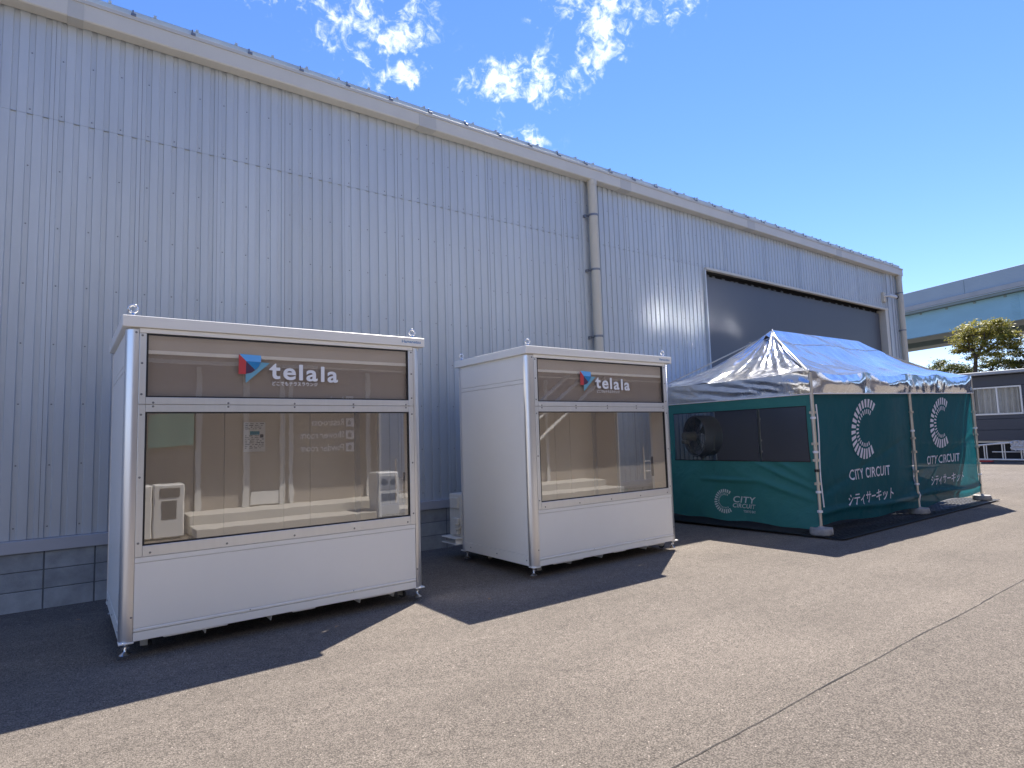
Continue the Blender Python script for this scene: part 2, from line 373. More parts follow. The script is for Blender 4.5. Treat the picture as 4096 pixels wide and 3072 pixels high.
def cloth(name, color, trans=0.35, rough=0.6, bump=0.5, bscale=3.0, see=0.0, stretch=(1, 1, 1), spec=0.3):
    m = bpy.data.materials.new(name); m.use_nodes = True
    n = m.node_tree.nodes; l = m.node_tree.links; p = n['Principled BSDF']; o = n['Material Output']
    p.inputs['Base Color'].default_value = (*color, 1); p.inputs['Roughness'].default_value = rough; p.inputs['Specular IOR Level'].default_value = spec
    tl = n.new('ShaderNodeBsdfTranslucent'); tl.inputs['Color'].default_value = (*[min(1, c*1.6) for c in color], 1)
    mx = n.new('ShaderNodeMixShader'); mx.inputs['Fac'].default_value = trans; l.new(p.outputs[0], mx.inputs[1]); l.new(tl.outputs[0], mx.inputs[2]); last = mx.outputs[0]
    if see > 0:
        tr = n.new('ShaderNodeBsdfTransparent'); m2 = n.new('ShaderNodeMixShader'); m2.inputs['Fac'].default_value = see
        l.new(last, m2.inputs[1]); l.new(tr.outputs[0], m2.inputs[2]); last = m2.outputs[0]
    t = n.new('ShaderNodeTexCoord'); mp = n.new('ShaderNodeMapping'); mp.inputs['Scale'].default_value = stretch; mp.inputs['Rotation'].default_value = (0.3, 0.5, 0.4); l.new(t.outputs['Object'], mp.inputs['Vector'])
    a = n.new('ShaderNodeTexNoise'); a.inputs['Scale'].default_value = bscale; a.inputs['Detail'].default_value = 4; a.inputs['Distortion'].default_value = 0.6; l.new(mp.outputs[0], a.inputs['Vector'])
    b = n.new('ShaderNodeBump'); b.inputs['Strength'].default_value = bump; b.inputs['Distance'].default_value = 0.06; l.new(a.outputs['Fac'], b.inputs['Height'])
    l.new(b.outputs[0], p.inputs['Normal']); l.new(b.outputs[0], tl.inputs['Normal']); l.new(last, o.inputs['Surface'])
    return m
M_teal = cloth('teal_side_cloth', (0.006, 0.115, 0.150), 0.42, see=0.05)
M_green = cloth('green_side_cloth', (0.045, 0.215, 0.20), 0.22)
M_mesh = cloth('black_mesh_screen', (0.02, 0.022, 0.035), 0.3, see=0.62, bump=0.8, bscale=5, stretch=(1, 1, .5))
M_print = cloth('cloth_white_print', (0.70, 0.74, 0.88), 0.25, bump=0.1)
M_print2 = cloth('cloth_grey_print', (0.60, 0.68, 0.66), 0.25, bump=0.1)
def silver():
    m = mat('silver_canopy', (0.82, 0.83, 0.85), 0.15, 0.93, spec=0.6)
    n = m.node_tree.nodes; l = m.node_tree.links; p = n['Principled BSDF']
    t = n.new('ShaderNodeTexCoord')
    def noi(st, s, d, di):
        mp = n.new('ShaderNodeMapping'); mp.inputs['Scale'].default_value = st; l.new(t.outputs['Object'], mp.inputs['Vector'])
        a = n.new('ShaderNodeTexNoise'); a.inputs['Scale'].default_value = s; a.inputs['Detail'].default_value = d; a.inputs['Distortion'].default_value = di; l.new(mp.outputs[0], a.inputs['Vector']); return a.outputs['Fac']
    ad = n.new('ShaderNodeMath'); ad.operation = 'MULTIPLY_ADD'; l.new(noi((1, 1, 1), 14, 3, 1.0), ad.inputs[0]); ad.inputs[1].default_value = 0.22; l.new(noi((1.0, 1.0, .6), 3.0, 3, 1.2), ad.inputs[2])
    b = n.new('ShaderNodeBump'); b.inputs['Strength'].default_value = 0.26; b.inputs['Distance'].default_value = 0.05; l.new(ad.outputs[0], b.inputs['Height']); l.new(b.outputs[0], p.inputs['Normal'])
    return m
M_silver = silver()

def leafmat(name, c, c2):
    m = bpy.data.materials.new(name); m.use_nodes = True
    n = m.node_tree.nodes; l = m.node_tree.links; p = n['Principled BSDF']; o = n['Material Output']
    g = n.new('ShaderNodeNewGeometry'); mx = n.new('ShaderNodeMix'); mx.data_type = 'RGBA'; l.new(g.outputs['Random Per Island'], mx.inputs['Factor'])
    mx.inputs['A'].default_value = (*c, 1); mx.inputs['B'].default_value = (*c2, 1); l.new(mx.outputs['Result'], p.inputs['Base Color']); p.inputs['Roughness'].default_value = 0.5
    tl = n.new('ShaderNodeBsdfTranslucent'); l.new(mx.outputs['Result'], tl.inputs['Color']); ms = n.new('ShaderNodeMixShader'); ms.inputs['Fac'].default_value = 0.35
    l.new(p.outputs[0], ms.inputs[1]); l.new(tl.outputs[0], ms.inputs[2]); l.new(ms.outputs[0], o.inputs['Surface'])
    return m
M_leaf = leafmat('leaf_olive', (0.19, 0.20, 0.04), (0.40, 0.35, 0.07))
M_leaf2 = leafmat('leaf_green', (0.09, 0.13, 0.03), (0.21, 0.21, 0.05))

# ------------------------------------------------------------------ lettering (flat print as real outlines)
_deps = None
def text_mesh(s, bold=0.0, shear=0.0, spacing=1.0):
    c = bpy.data.curves.new('t', 'FONT'); c.body = s; c.size = 1; c.offset = bold; c.shear = shear; c.space_character = spacing; c.resolution_u = 4
    o = bpy.data.objects.new('t', c); col.objects.link(o)
    bpy.context.view_layer.update()
    d = bpy.context.evaluated_depsgraph_get(); me = bpy.data.meshes.new_from_object(o.evaluated_get(d))
    col.objects.unlink(o); bpy.data.objects.remove(o); bpy.data.curves.remove(c)
    me.materials.clear()
    return me
def lettering(name, s, m, parent, fn, box, **k):
    """print s inside box (u0,u1,v0,v1); fn(u,v) gives the surface point"""
    me = text_mesh(s, **k)
    xs = [v.co.x for v in me.vertices]; ys = [v.co.y for v in me.vertices]
    x0, x1, y0, y1 = min(xs), max(xs), min(ys), max(ys)
    for v in me.vertices:
        u = box[0]+(box[1]-box[0])*(v.co.x-x0)/(x1-x0); w = box[2]+(box[3]-box[2])*(v.co.y-y0)/(y1-y0)
        v.co = Vector(fn(u, w))
    me.materials.append(m); me.name = name
    o = bpy.data.objects.new(name, me); return put(o, parent)
def plane_xz(x0, y, z0=0.0, sx=1): return lambda u, w: (x0+sx*u, y, z0+w)
def poly(name, pts, m, parent, fn):
    b = MB(); b.v = [fn(u, w) for u, w in pts]; b.f = [tuple(range(len(pts)))]
    return b.build(name, m, parent)

# ================================================================== GROUND
b = MB()
def gfn(y): return 0.0 if y < 7.2 else -0.045
ys = [-400, -3, 2, 7.2, 8.2, 40, 400]; xs = [-400, -20, 60, 500]
for i in range(len(xs)-1):
    for j in range(len(ys)-1):
        b.quad((xs[i], ys[j], gfn(ys[j])), (xs[i+1], ys[j], gfn(ys[j])), (xs[i+1], ys[j+1], gfn(ys[j+1]+1e-6)), (xs[i], ys[j+1], gfn(ys[j+1]+1e-6)))
b.build('ground', M_asph, kind='structure')
# open paving joint between two asphalt lanes
b = MB(); x = -14.0; prev = None
while x < 46:
    yy = 1.97+0.018*noise.noise((x*0.9, 3.1, 0))+0.006*noise.noise((x*7, 1, 0)); w = 0.0024+0.0028*max(0, noise.noise((x*2.2, 8, 0)))
    if prev: b.quad((prev[0], prev[1]-prev[2], .004), (x, yy-w, .004), (x, yy+w, .004), (prev[0], prev[1]+prev[2], .004))
    prev = (x, yy, w); x += 0.07
b.build('paving_joint', M_dark, kind='structure')

# ================================================================== WAREHOUSE
YW = 8.05
wh = empty('warehouse', (0, YW, 0), label='long pale grey corrugated metal warehouse with beige gutter and dark sliding door', cat='building')
def W(mb, name, m, **k):
    mb.v = [(v[0], v[1]-YW, v[2]) for v in mb.v]
    return mb.build(name, m, wh, **k)
PIT = 0.1372; NP = 6; SW = PIT*NP
def siding_mesh(z0, z1, name, npit=NP):
    b = MB(); w = npit*PIT; pts = [(0.0, 0.0)]
    for i in range(npit):
        c = (i+0.5)*PIT; pts += [(c-0.030, 0), (c-0.022, 0.017), (c+0.022, 0.017), (c+0.030, 0)]
    pts.append((w-0.003, 0.0))
    for (xa, ya), (xb, yb) in zip(pts, pts[1:]): b.quad((xa, ya, z0), (xb, yb, z0), (xb, yb, z1), (xa, ya, z1))
    b.quad((w-0.003, 0, z0), (w-0.003, 0.018, z0), (w-0.003, 0.018, z1), (w-0.003, 0, z1))
    # folded bottom edge
    b.quad((0, 0, z0), (w-0.003, 0, z0), (w-0.003, 0.018, z0), (0, 0.018, z0))
    return b.mesh(name, M_wall)
def screws_mesh(z0, z1, npit=NP):
    b = MB()
    for r in range(9):
        z = 0.78+0.637*r
        if z0+0.02 < z < z1-0.02:
            for i in range(0, npit, 2): b.dome(((i+0.5)*PIT, 0.016, z+random.uniform(-.006, .006)), 0.0085)
    return b.mesh('panel_screw', M_screw)
ZJ = 5.178; ZT = 6.33; ZS = 0.665
me_lo = siding_mesh(ZS, ZJ-0.0022, 'wall_panel'); me_up = siding_mesh(ZJ, ZT, 'wall_panel'); me_top = siding_mesh(ZJ, ZT, 'wall_panel')
sm_lo = screws_mesh(ZS, ZJ); sm_up = screws_mesh(ZJ, ZT)
XD0, XD1 = 11.345, 20.33
x = XD0-20*SW
k = 0
while x < 20.9:
    hi = inst('wall_panel', me_up, wh, (x, -0.003 if k % 2 else 0, 0)); inst('panel_screw', sm_up, hi, kind='stuff')
    if x < XD0-0.1:
        lo = inst('wall_panel', me_lo, wh, (x, -0.003 if k % 2 else 0, 0)); inst('panel_screw', sm_lo, lo, kind='stuff')
    x += SW; k += 1
XL = XD0-20*SW
W(MB().box(XL, XD0-0.02, 8.07, 8.30, -0.05, 6.6).box(XD1+0.02, 21.45, 8.07, 8.30, -0.05, 6.6).box(XD0-0.02, XD1+0.02, 8.07, 8.3, 5.16, 6.6), 'backing_wall', M_dark)
W(MB().box(XL, 21.45, 8.3, 8.32, -0.05, 6.6).box(XL, XL+.02, 8.32, 30, -.05, 6.6).box(21.43, 21.45, 8.32, 30, -.05, 6.6).box(XL, 21.45, 30, 30.02, -.05, 6.6), 'outer_wall', M_wall)
# wall trims
W(MB().bev(XL, XD0-0.003, 7.985, 8.066, 0.535, ZS-0.003, .004), 'sill_flashing', M_sill)
W(MB().bev(7.665, 7.745, 8.018, 8.05, ZS, ZT), 'joint_cover', M_wall)
W(MB().bev(XD1+0.0, 20.52, 7.99, 8.25, -0.04, 5.13, .004), 'door_jamb', M_gutter)
W(MB().bev(20.53, 21.47, 8.03, 8.068, -0.04, ZT-.01, .004).bev(20.62, 20.70, 8.0, 8.029, -0.04, ZT-.01).bev(20.95, 21.02, 8.0, 8.029, -0.04, ZT-.01).bev(21.15, 21.2, 8.0, 8.029, -.04, ZT-.01), 'corner_trim', M_wall)
W(MB().bev(XD0-0.01, XD1+0.19, 7.975, 8.066, 5.115, 5.172, .004), 'door_head_flashing', M_gutter)
W(MB().bev(XD0-0.045, XD0-0.004, 7.99, 8.25, ZS, 5.11, .003), 'door_jamb', M_wall)
# sliding door in its recess
W(MB().bev(XD0+0.0, XD1-0.06, 8.16, 8.20, 0.0, 5.03, .004), 'sliding_door', M_door)
W(MB().box(XD0, XD1, 8.27, 8.29, -0.04, 5.2), 'door_recess', M_dark)
b = MB(); xx = XD0+0.25
while xx < XD1-0.4:  # roller hangers showing in the gap above the door
    b.box(xx, xx+0.10, 8.17, 8.19, 5.03, 5.03+random.uniform(.02, .06)); xx += random.uniform(.16, .5)
W(b, 'door_hanger', M_door, kind='stuff')
# block plinth
bw, gap = 0.420, 0.013; rows = [(-0.05, 0.150), (0.158, 0.342), (0.350, 0.532)]
bm_ = {}
for r_, (z0, z1) in enumerate(rows): bm_[r_] = MB().bev(0, bw, 0, 0.10, z0, z1, 0.004).mesh('block', M_block)
x = -0.12*1.028-(bw+gap)*13+.006
while x < XD0-bw:
    for r_ in range(3): inst('block', bm_[r_], wh, (x, -0.035+random.uniform(-.0015, .0015), 0))
    x += bw+gap
W(MB().box(XL, XD0-0.05, 8.022, 8.068, -0.05, 0.535), 'mortar', M_mortar)
# roof, gutter
YG = 7.87
W(MB().bev(XL-0.3, 21.56, YG, 8.045, 6.312, 6.545, .012), 'gutter', M_gutter)
W(MB().bev(XL-0.3, 21.56, YG-0.012, YG-0.001, 6.505, 6.552, .003), 'gutter_lip', M_gut2)
for xs_, w_ in ((-0.09, 0.15), (4.22, 0.30), (8.6, 0.3), (12.9, .3), (17.2, .3)):
    W(MB().bev(xs_, xs_+w_, YG-0.004, 8.047, 6.308, 6.50, .004), 'gutter_sleeve', M_gut2)
W(MB().box(XL-0.3, 21.5, 7.93, 8.20, 6.62, 6.65).box(XL-.3, 21.5, 7.93, 7.945, 6.56, 6.62), 'roof_edge', M_roof)
b = MB(); b.quad((XL-.3, 7.93, 6.652), (21.5, 7.93, 6.652), (21.5, 19, 7.2), (XL-.3, 19, 7.2)); b.quad((XL-.3, 19, 7.2), (21.5, 19, 7.2), (21.5, 30.2, 6.64), (XL-.3, 30.2, 6.64))
W(b, 'roof', M_roof)
b = MB(); xx = XL
while xx < 21.4: b.box(xx, xx+0.03, 7.925, 8.6, 6.652, 6.685); xx += 0.45
W(b, 'roof_seam', M_roof, kind='stuff')
clip = MB().bev(0, 0.05, -0.02, 0.06, 0, 0.035).bev(0.015, 0.03, 0.04, 0.052, 0.035, 0.11).mesh('gutter_bracket', M_screw)
xx = 0.50
while xx > XL: inst('gutter_bracket', clip, wh, (xx, YG-YW, 6.548)); xx -= 0.66
xx = 0.62+.5
while xx < 21.3: inst('gutter_bracket', clip, wh, (xx, YG-YW, 6.548)); xx += 0.655
# downpipes
def downpipe(xc, yc, r, zs):
    p = auto_smooth(W(MB().tube([(xc, yc, 6.315), (xc, yc, 0.0)], r, 20), 'downpipe', M_pipe), 50)
    for z in zs:
        q = MB().lathe([(r+.001, -.02), (r+.006, -.02), (r+.006, .02), (r+.001, .02)], 20, (xc, yc-YW, z)).box(xc-r-.085, xc-r+.01, yc-YW+.03, yc-YW+.045, z-.035, z-.005).box(xc-r-.10, xc-r-.06, yc-YW+.03, -0.0, z-.05, z-.0)
        q.build('pipe_bracket', M_screw, p)
    q = MB().lathe([(r+.001, -.09), (r+.008, -.09), (r+.008, 0), (r+.001, 0)], 20, (xc, yc-YW, 6.31)); q.build('pipe_socket', M_pipe, p)
downpipe(7.88, 7.93, 0.085, (5.64, 4.60, 3.35, 2.1, 0.9))
downpipe(21.36, 7.93, 0.085, (5.75, 4.55, 3.3, 2.1, .9))
# security camera
sc_ = empty('security_camera', (20.36, 8.05, 5.53), label='white bullet security camera on a beige box beside the corner of the warehouse', cat='camera')
MB().bev(-.09, .09, -.07, -.0, -.16, .14, .006).build('junction_box', M_pipe, sc_)
auto_smooth(MB().tube([(0, -.07, .02), (0.0, -.12, .02), (.08, -.17, .03)], .035, 12).tube([(.06, -.16, .03), (.30, -.27, -.02)], .052, 16).build('camera_body', M_bin, sc_))
auto_smooth(MB().tube([(.30, -.27, -.02), (.33, -.284, -.026)], .060, 16).build('lens_hood', M_dark, sc_))

# ================================================================== LOUNGE BOOTHS
def booth(name, x0, yf, Wd, D, label):
    root = empty(name, (x0, yf, 0), label=label, cat='booth', group='pale booths with tinted windows beside the warehouse')
    def B(mb, n, m, **k): return mb.build(n, m, root, **k)
    zc, zt, zb = 2.501, 2.592, 0.107
    B(MB().bev(0, Wd, 0, D, zc, zt, .004), 'roof_cap', M_cream)
    B(MB().box(.05, Wd-.05, .05, D-.05, 2.47, zc-.002), 'roof_frame', M_cream)
    PL, PR = .115, Wd-.127
    WL, WR = .168, Wd-.183
    f0, f1 = .018, .05     # front sheet thickness range
    # corner posts: quarter rounds
    def post(cx, cy, a0):
        b = MB(); r = .088; n = 8; pr = []
        for i in range(n+1):
            t = a0+math.pi/2*i/n; pr.append((cx+r*math.cos(t), cy+r*math.sin(t)))
        pr.append((cx, cy)); k = len(pr)
        for z in (zb, 2.487): b.v += [(p[0], p[1], z) for p in pr]
        for i in range(k): b.f.append((i, (i+1) % k, k+(i+1) % k, k+i))
        b.f.append(tuple(range(k, 2*k))); b.f.append(tuple(reversed(range(k))))
        o = B(b, 'corner_post', M_post); auto_smooth(o, 40)
        q = MB().bev(cx-.089 if math.cos(a0+.8) < 0 else cx-.01, cx+.01 if math.cos(a0+.8) < 0 else cx+.089, cy-.089 if math.sin(a0+.8) < 0 else cy-.01, cy+.01 if math.sin(a0+.8) < 0 else cy+.089, zb-.014, zb-.001, .003)
        q.build('post_foot_cap', M_cream, o)
    post(PL-.001, f0+.088, math.pi); post(PR+.001, f0+.088, -math.pi/2); post(PL-.001, D-.106, math.pi/2); post(PR+.001, D-.106, 0)
    # front sheets and rails
    B(MB().bev(PL+.002, PR-.002, f0, f1, 2.4615, 2.499, .002), 'top_rail', M_cream)
    for (xa, xb) in ((PL+.002, WL-.003), (WR+.003, PR-.002)):
        B(MB().bev(xa, xb, f0-.003, f1, 1.897, 2.4585, .002), 'window_stile', M_alu)
        B(MB().bev(xa, xb, f0-.003, f1, .7255, 1.8935, .002), 'window_stile', M_alu)
    B(MB().bev(WL-.001, WR+.001, f0-.003, f1, 1.897, 1.953, .002), 'middle_rail', M_alu)
    B(MB().bev(WL-.001, WR+.001, f0-.003, f1, 1.8365, 1.8935, .002), 'middle_rail', M_alu)
    B(MB().bev(WL-.001, WR+.001, f0-.003, f1, .7255, .8075, .002), 'bottom_rail', M_alu)
    for (za, zb_) in ((1.953, 2.4585), (.8075, 1.8365)):
        q = MB(); e = .011
        q.box(WL, WR, f0+.002, f1-.004, za, za+e).box(WL, WR, f0+.002, f1-.004, zb_-e, zb_).box(WL, WL+e, f0+.002, f1-.004, za+e, zb_-e).box(WR-e, WR, f0+.002, f1-.004, za+e, zb_-e)
        B(q, 'gasket', M_gasket)
    B(MB().box(WL+.011, WR-.011, f0+.012, f0+.016, 1.964, 2.4475), 'upper_window', M_glass)
    B(MB().box(WL+.011, WR-.011, f0+.012, f0+.016, .8185, 1.8255), 'lower_window', M_glass)
    B(MB().bev(PL+.002, PR-.002, f0, f1, .684, .722, .002), 'panel_molding', M_cream)
    B(MB().bev(PL+.002, PR-.002, f0+.002, f1, .199, .681, .003), 'front_panel', M_cream)
    B(MB().bev(PL+.002, PR-.002, f0-.002, f1, .172, .197, .006), 'panel_molding', M_cream)
    B(MB().bev(PL+.002, PR-.002, f0, f1+.02, zb-.002, .168, .003), 'base_rail', M_cream)
    for (xa, w_, dp) in ((.32, .46, .012), (1.30, .20, .012), (1.9, .35, .012)): B(MB().bev(xa, xa+w_, f0+.006, f1, zb-.012, zb-.004), 'base_lip', M_cream)
    tab = MB(); tab.v = [(0, 0, 0), (.0, .16, 0), (.0, .16, -.055), (0, .03, -.055), (.006, 0, 0), (.006, .16, 0), (.006, .16, -.055), (.006, .03, -.055)]
    tab.f = [(0, 1, 2, 3), (7, 6, 5, 4), (0, 3, 7, 4), (3, 2, 6, 7), (1, 5, 6, 2), (0, 4, 5, 1)]; tm = tab.mesh('fork_guide', M_cream)
    for xa in (.62, 1.13, 1.93, 2.27): inst('fork_guide', tm, root, (xa, .05, zb-.001))
    # left side
    s0, s1 = .030, .052
    B(MB().bev(s0, s1, f0+.088, D-.106, 2.213, 2.468, .002), 'side_panel', M_cream)
    B(MB().bev(s0, s1, f0+.088, D-.106, 2.165, 2.210, .002), 'side_molding', M_cream)
    B(MB().bev(s0+.001, s1, f0+.088, D-.106, .222, 2.162, .003), 'side_panel', M_cream)
    B(MB().bev(s0-.003, s1, f0+.088, D-.106, zb, .219, .003), 'side_molding', M_cream)
    # right side with its glazed door
    t0, t1 = Wd-.052, Wd-.030
    da, db = .385, 1.045
    B(MB().bev(t0, t1, f0+.088, da-.03, zb, 2.468, .003), 'side_panel', M_cream)
    B(MB().bev(t0, t1, db+.03, D-.106, zb, 2.468, .003), 'side_panel', M_cream)
    B(MB().bev(t0, t1, da-.03, db+.03, 2.15, 2.468, .003), 'side_panel', M_cream)
    door = B(MB().bev(t0-.004, t1+.004, da-.027, da+.015, zb, 2.147).bev(t0-.004, t1+.004, db-.015, db+.027, zb, 2.147).bev(t0-.004, t1+.004, da+.015, db-.015, 2.10, 2.147).bev(t0-.004, t1+.004, da+.015, db-.015, zb, .20), 'door', M_bin)
    MB().box(t0+.008, t0+.014, da+.015, db-.015, .20, 2.10).build('door_glass', M_clear, door)
    xh = t0-.05
    auto_smooth(MB().tube([(xh, da+.11, .90), (xh, da+.11, 1.36)], .013, 12).tube([(xh, da+.11, 1.02), (t0, da+.045, 1.02)], .008, 8).tube([(xh, da+.11, 1.16), (t0, da+.045, 1.16)], .008, 8).build('handle', M_chrome, door), 50)
    MB().bev(t0-.02, t0-.005, da-.02, da+.012, .95, 1.22).build('lock', M_gasket, door)
    # inside
    seams = [.055, .755, 1.045, 1.665, 1.96, Wd-.055]
    for a, b_ in zip(seams, seams[1:]): B(MB().box(a+.003, b_-.003, D-.075, D-.060, .16, 2.30), 'interior_board', M_inner)
    B(MB().box(.05, Wd-.05, D-.058, D-.030, zb, 2.468), 'back_wall', M_cream)
    B(MB().box(s1+.002, s1+.014, .11, D-.08, .16, 2.30), 'interior_board', M_inner)
    B(MB().box(t0-.014, t0-.002, .11, da-.032, .16, 2.3), 'interior_board', M_inner)
    B(MB().box(t0-.014, t0-.002, db+.032, D-.08, .16, 2.3), 'interior_board', M_inner)
    B(MB().box(.055, Wd-.055, .055, D-.08, .13, .16), 'floor', M_floorin)
    B(MB().box(.07, Wd-.07, .055, D-.08, 2.30, 2.33), 'ceiling', M_bin)
    B(MB().box(.12, Wd-.13, .062, .075, 1.90, 2.46), 'sign_backing', M_signback)
    # screws on the front
    q = MB()
    for z in (2.44, 2.22, 1.975, 1.815, 1.33, .83):
        q.dome((PL+.022, f0-.003, z), .009); q.dome((PR-.022, f0-.003, z), .009)
    for z in (2.462,): q.dome((PL-.02, f0+.001, z), .009)
    nx = 5
    for i in range(nx):
        xx = WL+.05+(WR-WL-.08)*i/(nx-1)
        q.dome((xx, f0-.003, 1.910), .009); q.dome((xx, f0-.003, 1.880), .009); q.dome((xx, f0-.003, .752), .009)
    q.dome((PL-.012, f0-.000, .285), .008); q.dome((PR+.012, f0-.000, .285), .008)
    q.dome((.95, f0, .187), .006); q.dome((1.85, f0, .187), .006)
    for y in (.15, .75, 1.35): q.dome((s0-.003, y*D/1.62, .165), .009, '-x')
    auto_smooth(B(q, 'screw', M_screw, kind='stuff'))
    # feet, casters, eye bolts
    fm = MB(); fm.lathe([(0, 0), (.040, 0), (.042, .006), (.026, .018), (.012, .028), (.009, .034), (.009, .094)], 16).lathe([(0.018, .062), (.018, .074), (0, .074)], 6)
    fm.box(-.030, .030, -.004, .004, .045, .058); fme = fm.mesh('levelling_foot', M_chrome); 
    for (px, py) in ((.075, .085), (Wd-.085, .085), (.075, D-.10), (Wd-.085, D-.10)): auto_smooth(inst('levelling_foot', fme, root, (px, py, 0)))
    for (px, py) in ((.21, .17), (Wd-.22, .17), (.21, D-.42), (Wd-.22, D-.42)):
        ca = MB().box(-.035, .035, -.03, .03, .098, .105).box(-.024, -.020, -.03, .025, .03, .098).box(.020, .024, -.03, .025, .03, .098).build('caster', M_steel, root, loc=(px, py, 0))
        ca.rotation_euler = (0, 0, 1.1 if px < 1 else .5)
        auto_smooth(MB().lathe([(0, -.014), (.034, -.014), (.038, -.010), (.038, .010), (.034, .014), (0, .014)], 18, (0, -.01, .04), 'x').build('wheel', M_rubber, ca), 40)
    em = MB().torus((0, 0, .062), .030, .009, 'y').lathe([(.026, 0), (.026, .008), (.014, .014), (.012, .028)], 14).mesh('eye_bolt', M_chrome)
    for (px, py) in ((.072, .06), (Wd-.11, .06), (.06, D-.09), (Wd-.11, D-.09)): auto_smooth(inst('eye_bolt', em, root, (px, py, zt)), 60)
    # print on the upper window
    fn = plane_xz(0, f0+.0105); lo = (1.192-.345, 2.079)
    S = .430/850*1.0
    def P(px, py): return (lo[0]+(px-398)*.000563, 2.335-(py-130)*.000563)
    poly('emblem', [P(410, 130), P(715, 140), P(722, 175), P(717, 242), P(503, 236)], M_lg_blue, root, fn)
    poly('emblem', [P(398, 132), P(501, 236), P(500, 437), P(396, 437)], M_lg_red, root, fn)
    poly('emblem', [P(503, 236), P(717, 244), P(690, 310), P(637, 368)], M_lg_mid, root, fn)
    poly('emblem', [P(503, 240), P(635, 370), P(580, 410), P(500, 432)], M_lg_dark, root, fn)
    poly('emblem', [P(722, 247), P(852, 250), P(498, 574), P(498, 437), P(580, 415), P(640, 372), P(690, 318)], M_lg_teal, root, fn)
    for ch, xa, xb, yb, yt in (('e', 1055, 1253, 508, 318), ('a', 1418, 1602, 520, 335), ('a', 1765, 1942, 530, 345)):
        bx = P(xa, yb); tx_ = P(xb, yt); lettering('lettering', ch, M_white, root, fn, (bx[0], tx_[0], bx[1], tx_[1]), bold=.022)
    for xa, xb, yb, yt in ((1304, 1364, 508, 254), (1657, 1715, 522, 270)):
        poly('lettering', [P(xa, yt+6), P(xa+8, yt), P(xb-8, yt), P(xb, yt+6), P(xb, yb-6), P(xb-8, yb), P(xa+8, yb), P(xa, yb-6)][::-1], M_white, root, fn)
    tq = [(948, 252), (948, 315), (1000, 315), (1010, 325), (1010, 357), (1000, 366), (950, 366), (950, 430), (962, 450), (985, 452), (1008, 446), (1010, 488), (975, 500), (935, 498), (905, 478), (892, 445), (892, 362), (845, 360), (838, 350), (932, 256)]
    poly('lettering', [P(*p) for p in reversed(tq)], M_white, root, fn)
    a = P(890, 600); c = P(1600, 535)
    lettering('lettering', 'どこでもテラスラウンジ', M_kana, root, fn, (a[0], c[0], a[1], c[1]), bold=.012, spacing=1.1)
    lettering('lettering', 'Hamanetsu', M_bluelog, root, plane_xz(0, -.0006), (Wd-.255, Wd-.045, 2.533, 2.563), bold=.02)
    return root
B1 = booth('lounge_booth', .345, 5.502, 2.622, 1.66, 'nearer and larger looking pale booth with wide tinted window and a posted notice inside')
B2 = booth('lounge_booth', 4.212, 5.408, 2.55, 1.58, 'farther pale booth standing between the first booth and the silver tent')
# notice in booth 1
nb = empty('notice_sheet', (1.58, 7.075, 1.48), label='white printed notice with a cyan block stuck inside the nearer booth', cat='notice')
MB().box(0, .225, 0, .004, 0, .325).build('paper', M_paper, nb)
fnp = plane_xz(0, -.0015)
poly('print_block', [(.065, .185), (.165, .185), (.165, .225), (.065, .225)], M_cyan, nb, fnp)
q = MB()
for r_ in range(15):
    z = .305-r_*.019
    if .18 < z < .23: continue
    xx = .015
    while xx < .20:
        w_ = random.uniform(.01, .05); q.quad((xx, -.0015, z), (min(xx+w_, .21), -.0015, z), (min(xx+w_, .21), -.0015, z+random.choice((.004, .007))), (xx, -.0015, z+.006)); xx += w_+random.uniform(.006, .03)
q.quad((.17, -.0016, .155), (.205, -.0016, .155), (.205, -.0016, .19), (.17, -.0016, .19))
q.build('print_lines', M_ink, nb, kind='stuff')
# air conditioner behind booth 2
ac = empty('outdoor_unit', (4.29, 7.03, 0.0), label='beige air conditioner outdoor unit on a steel channel behind the farther booth', cat='air conditioner')
auto_smooth(MB().bev(0, .78, 0, .30, .255, .815, .012).build('casing', M_acw, ac), 30)
MB().bev(-.03, .0, .05, .24, .62, .77, .008).build('handle_recess', M_acw, ac)
MB().bev(-.05, 0, .02, .17, .29, .50, .01).build('valve_cover', M_acw, ac)
auto_smooth(MB().tube([(-.07, .02, .36), (-.05, -.01, .36), (-.03, -.04, .40)], .014, 10).tube([(-.07, .03, .42), (-.04, -.02, .43)], .011, 10).build('valve', M_pipe, ac))
MB().bev(-.12, .75, -.05, .32, .170, .182, .002).bev(-.10, .73, -.02, .0, .182, .24, .002).bev(-.12, .75, -.05, .32, .241, .253, .002).build('support_channel', M_cream, ac)

# ================================================================== TENT
tx = Vector((6.0, -0.2, 0)).normalized(); ty = Vector((0.2, 6.0, 0)).normalized()
TL_, TD = 6.0, 3.0
tent = empty('canopy_tent', (8.88, 4.58, 0), math.atan2(tx.y, tx.x), label='silver roofed canopy tent with teal printed side walls right of the farther booth', cat='tent')
def zs_(x, z): return z*(1+0.05*x/6.0)
ZV, ZE, ZR = 2.065, 2.40, 3.37
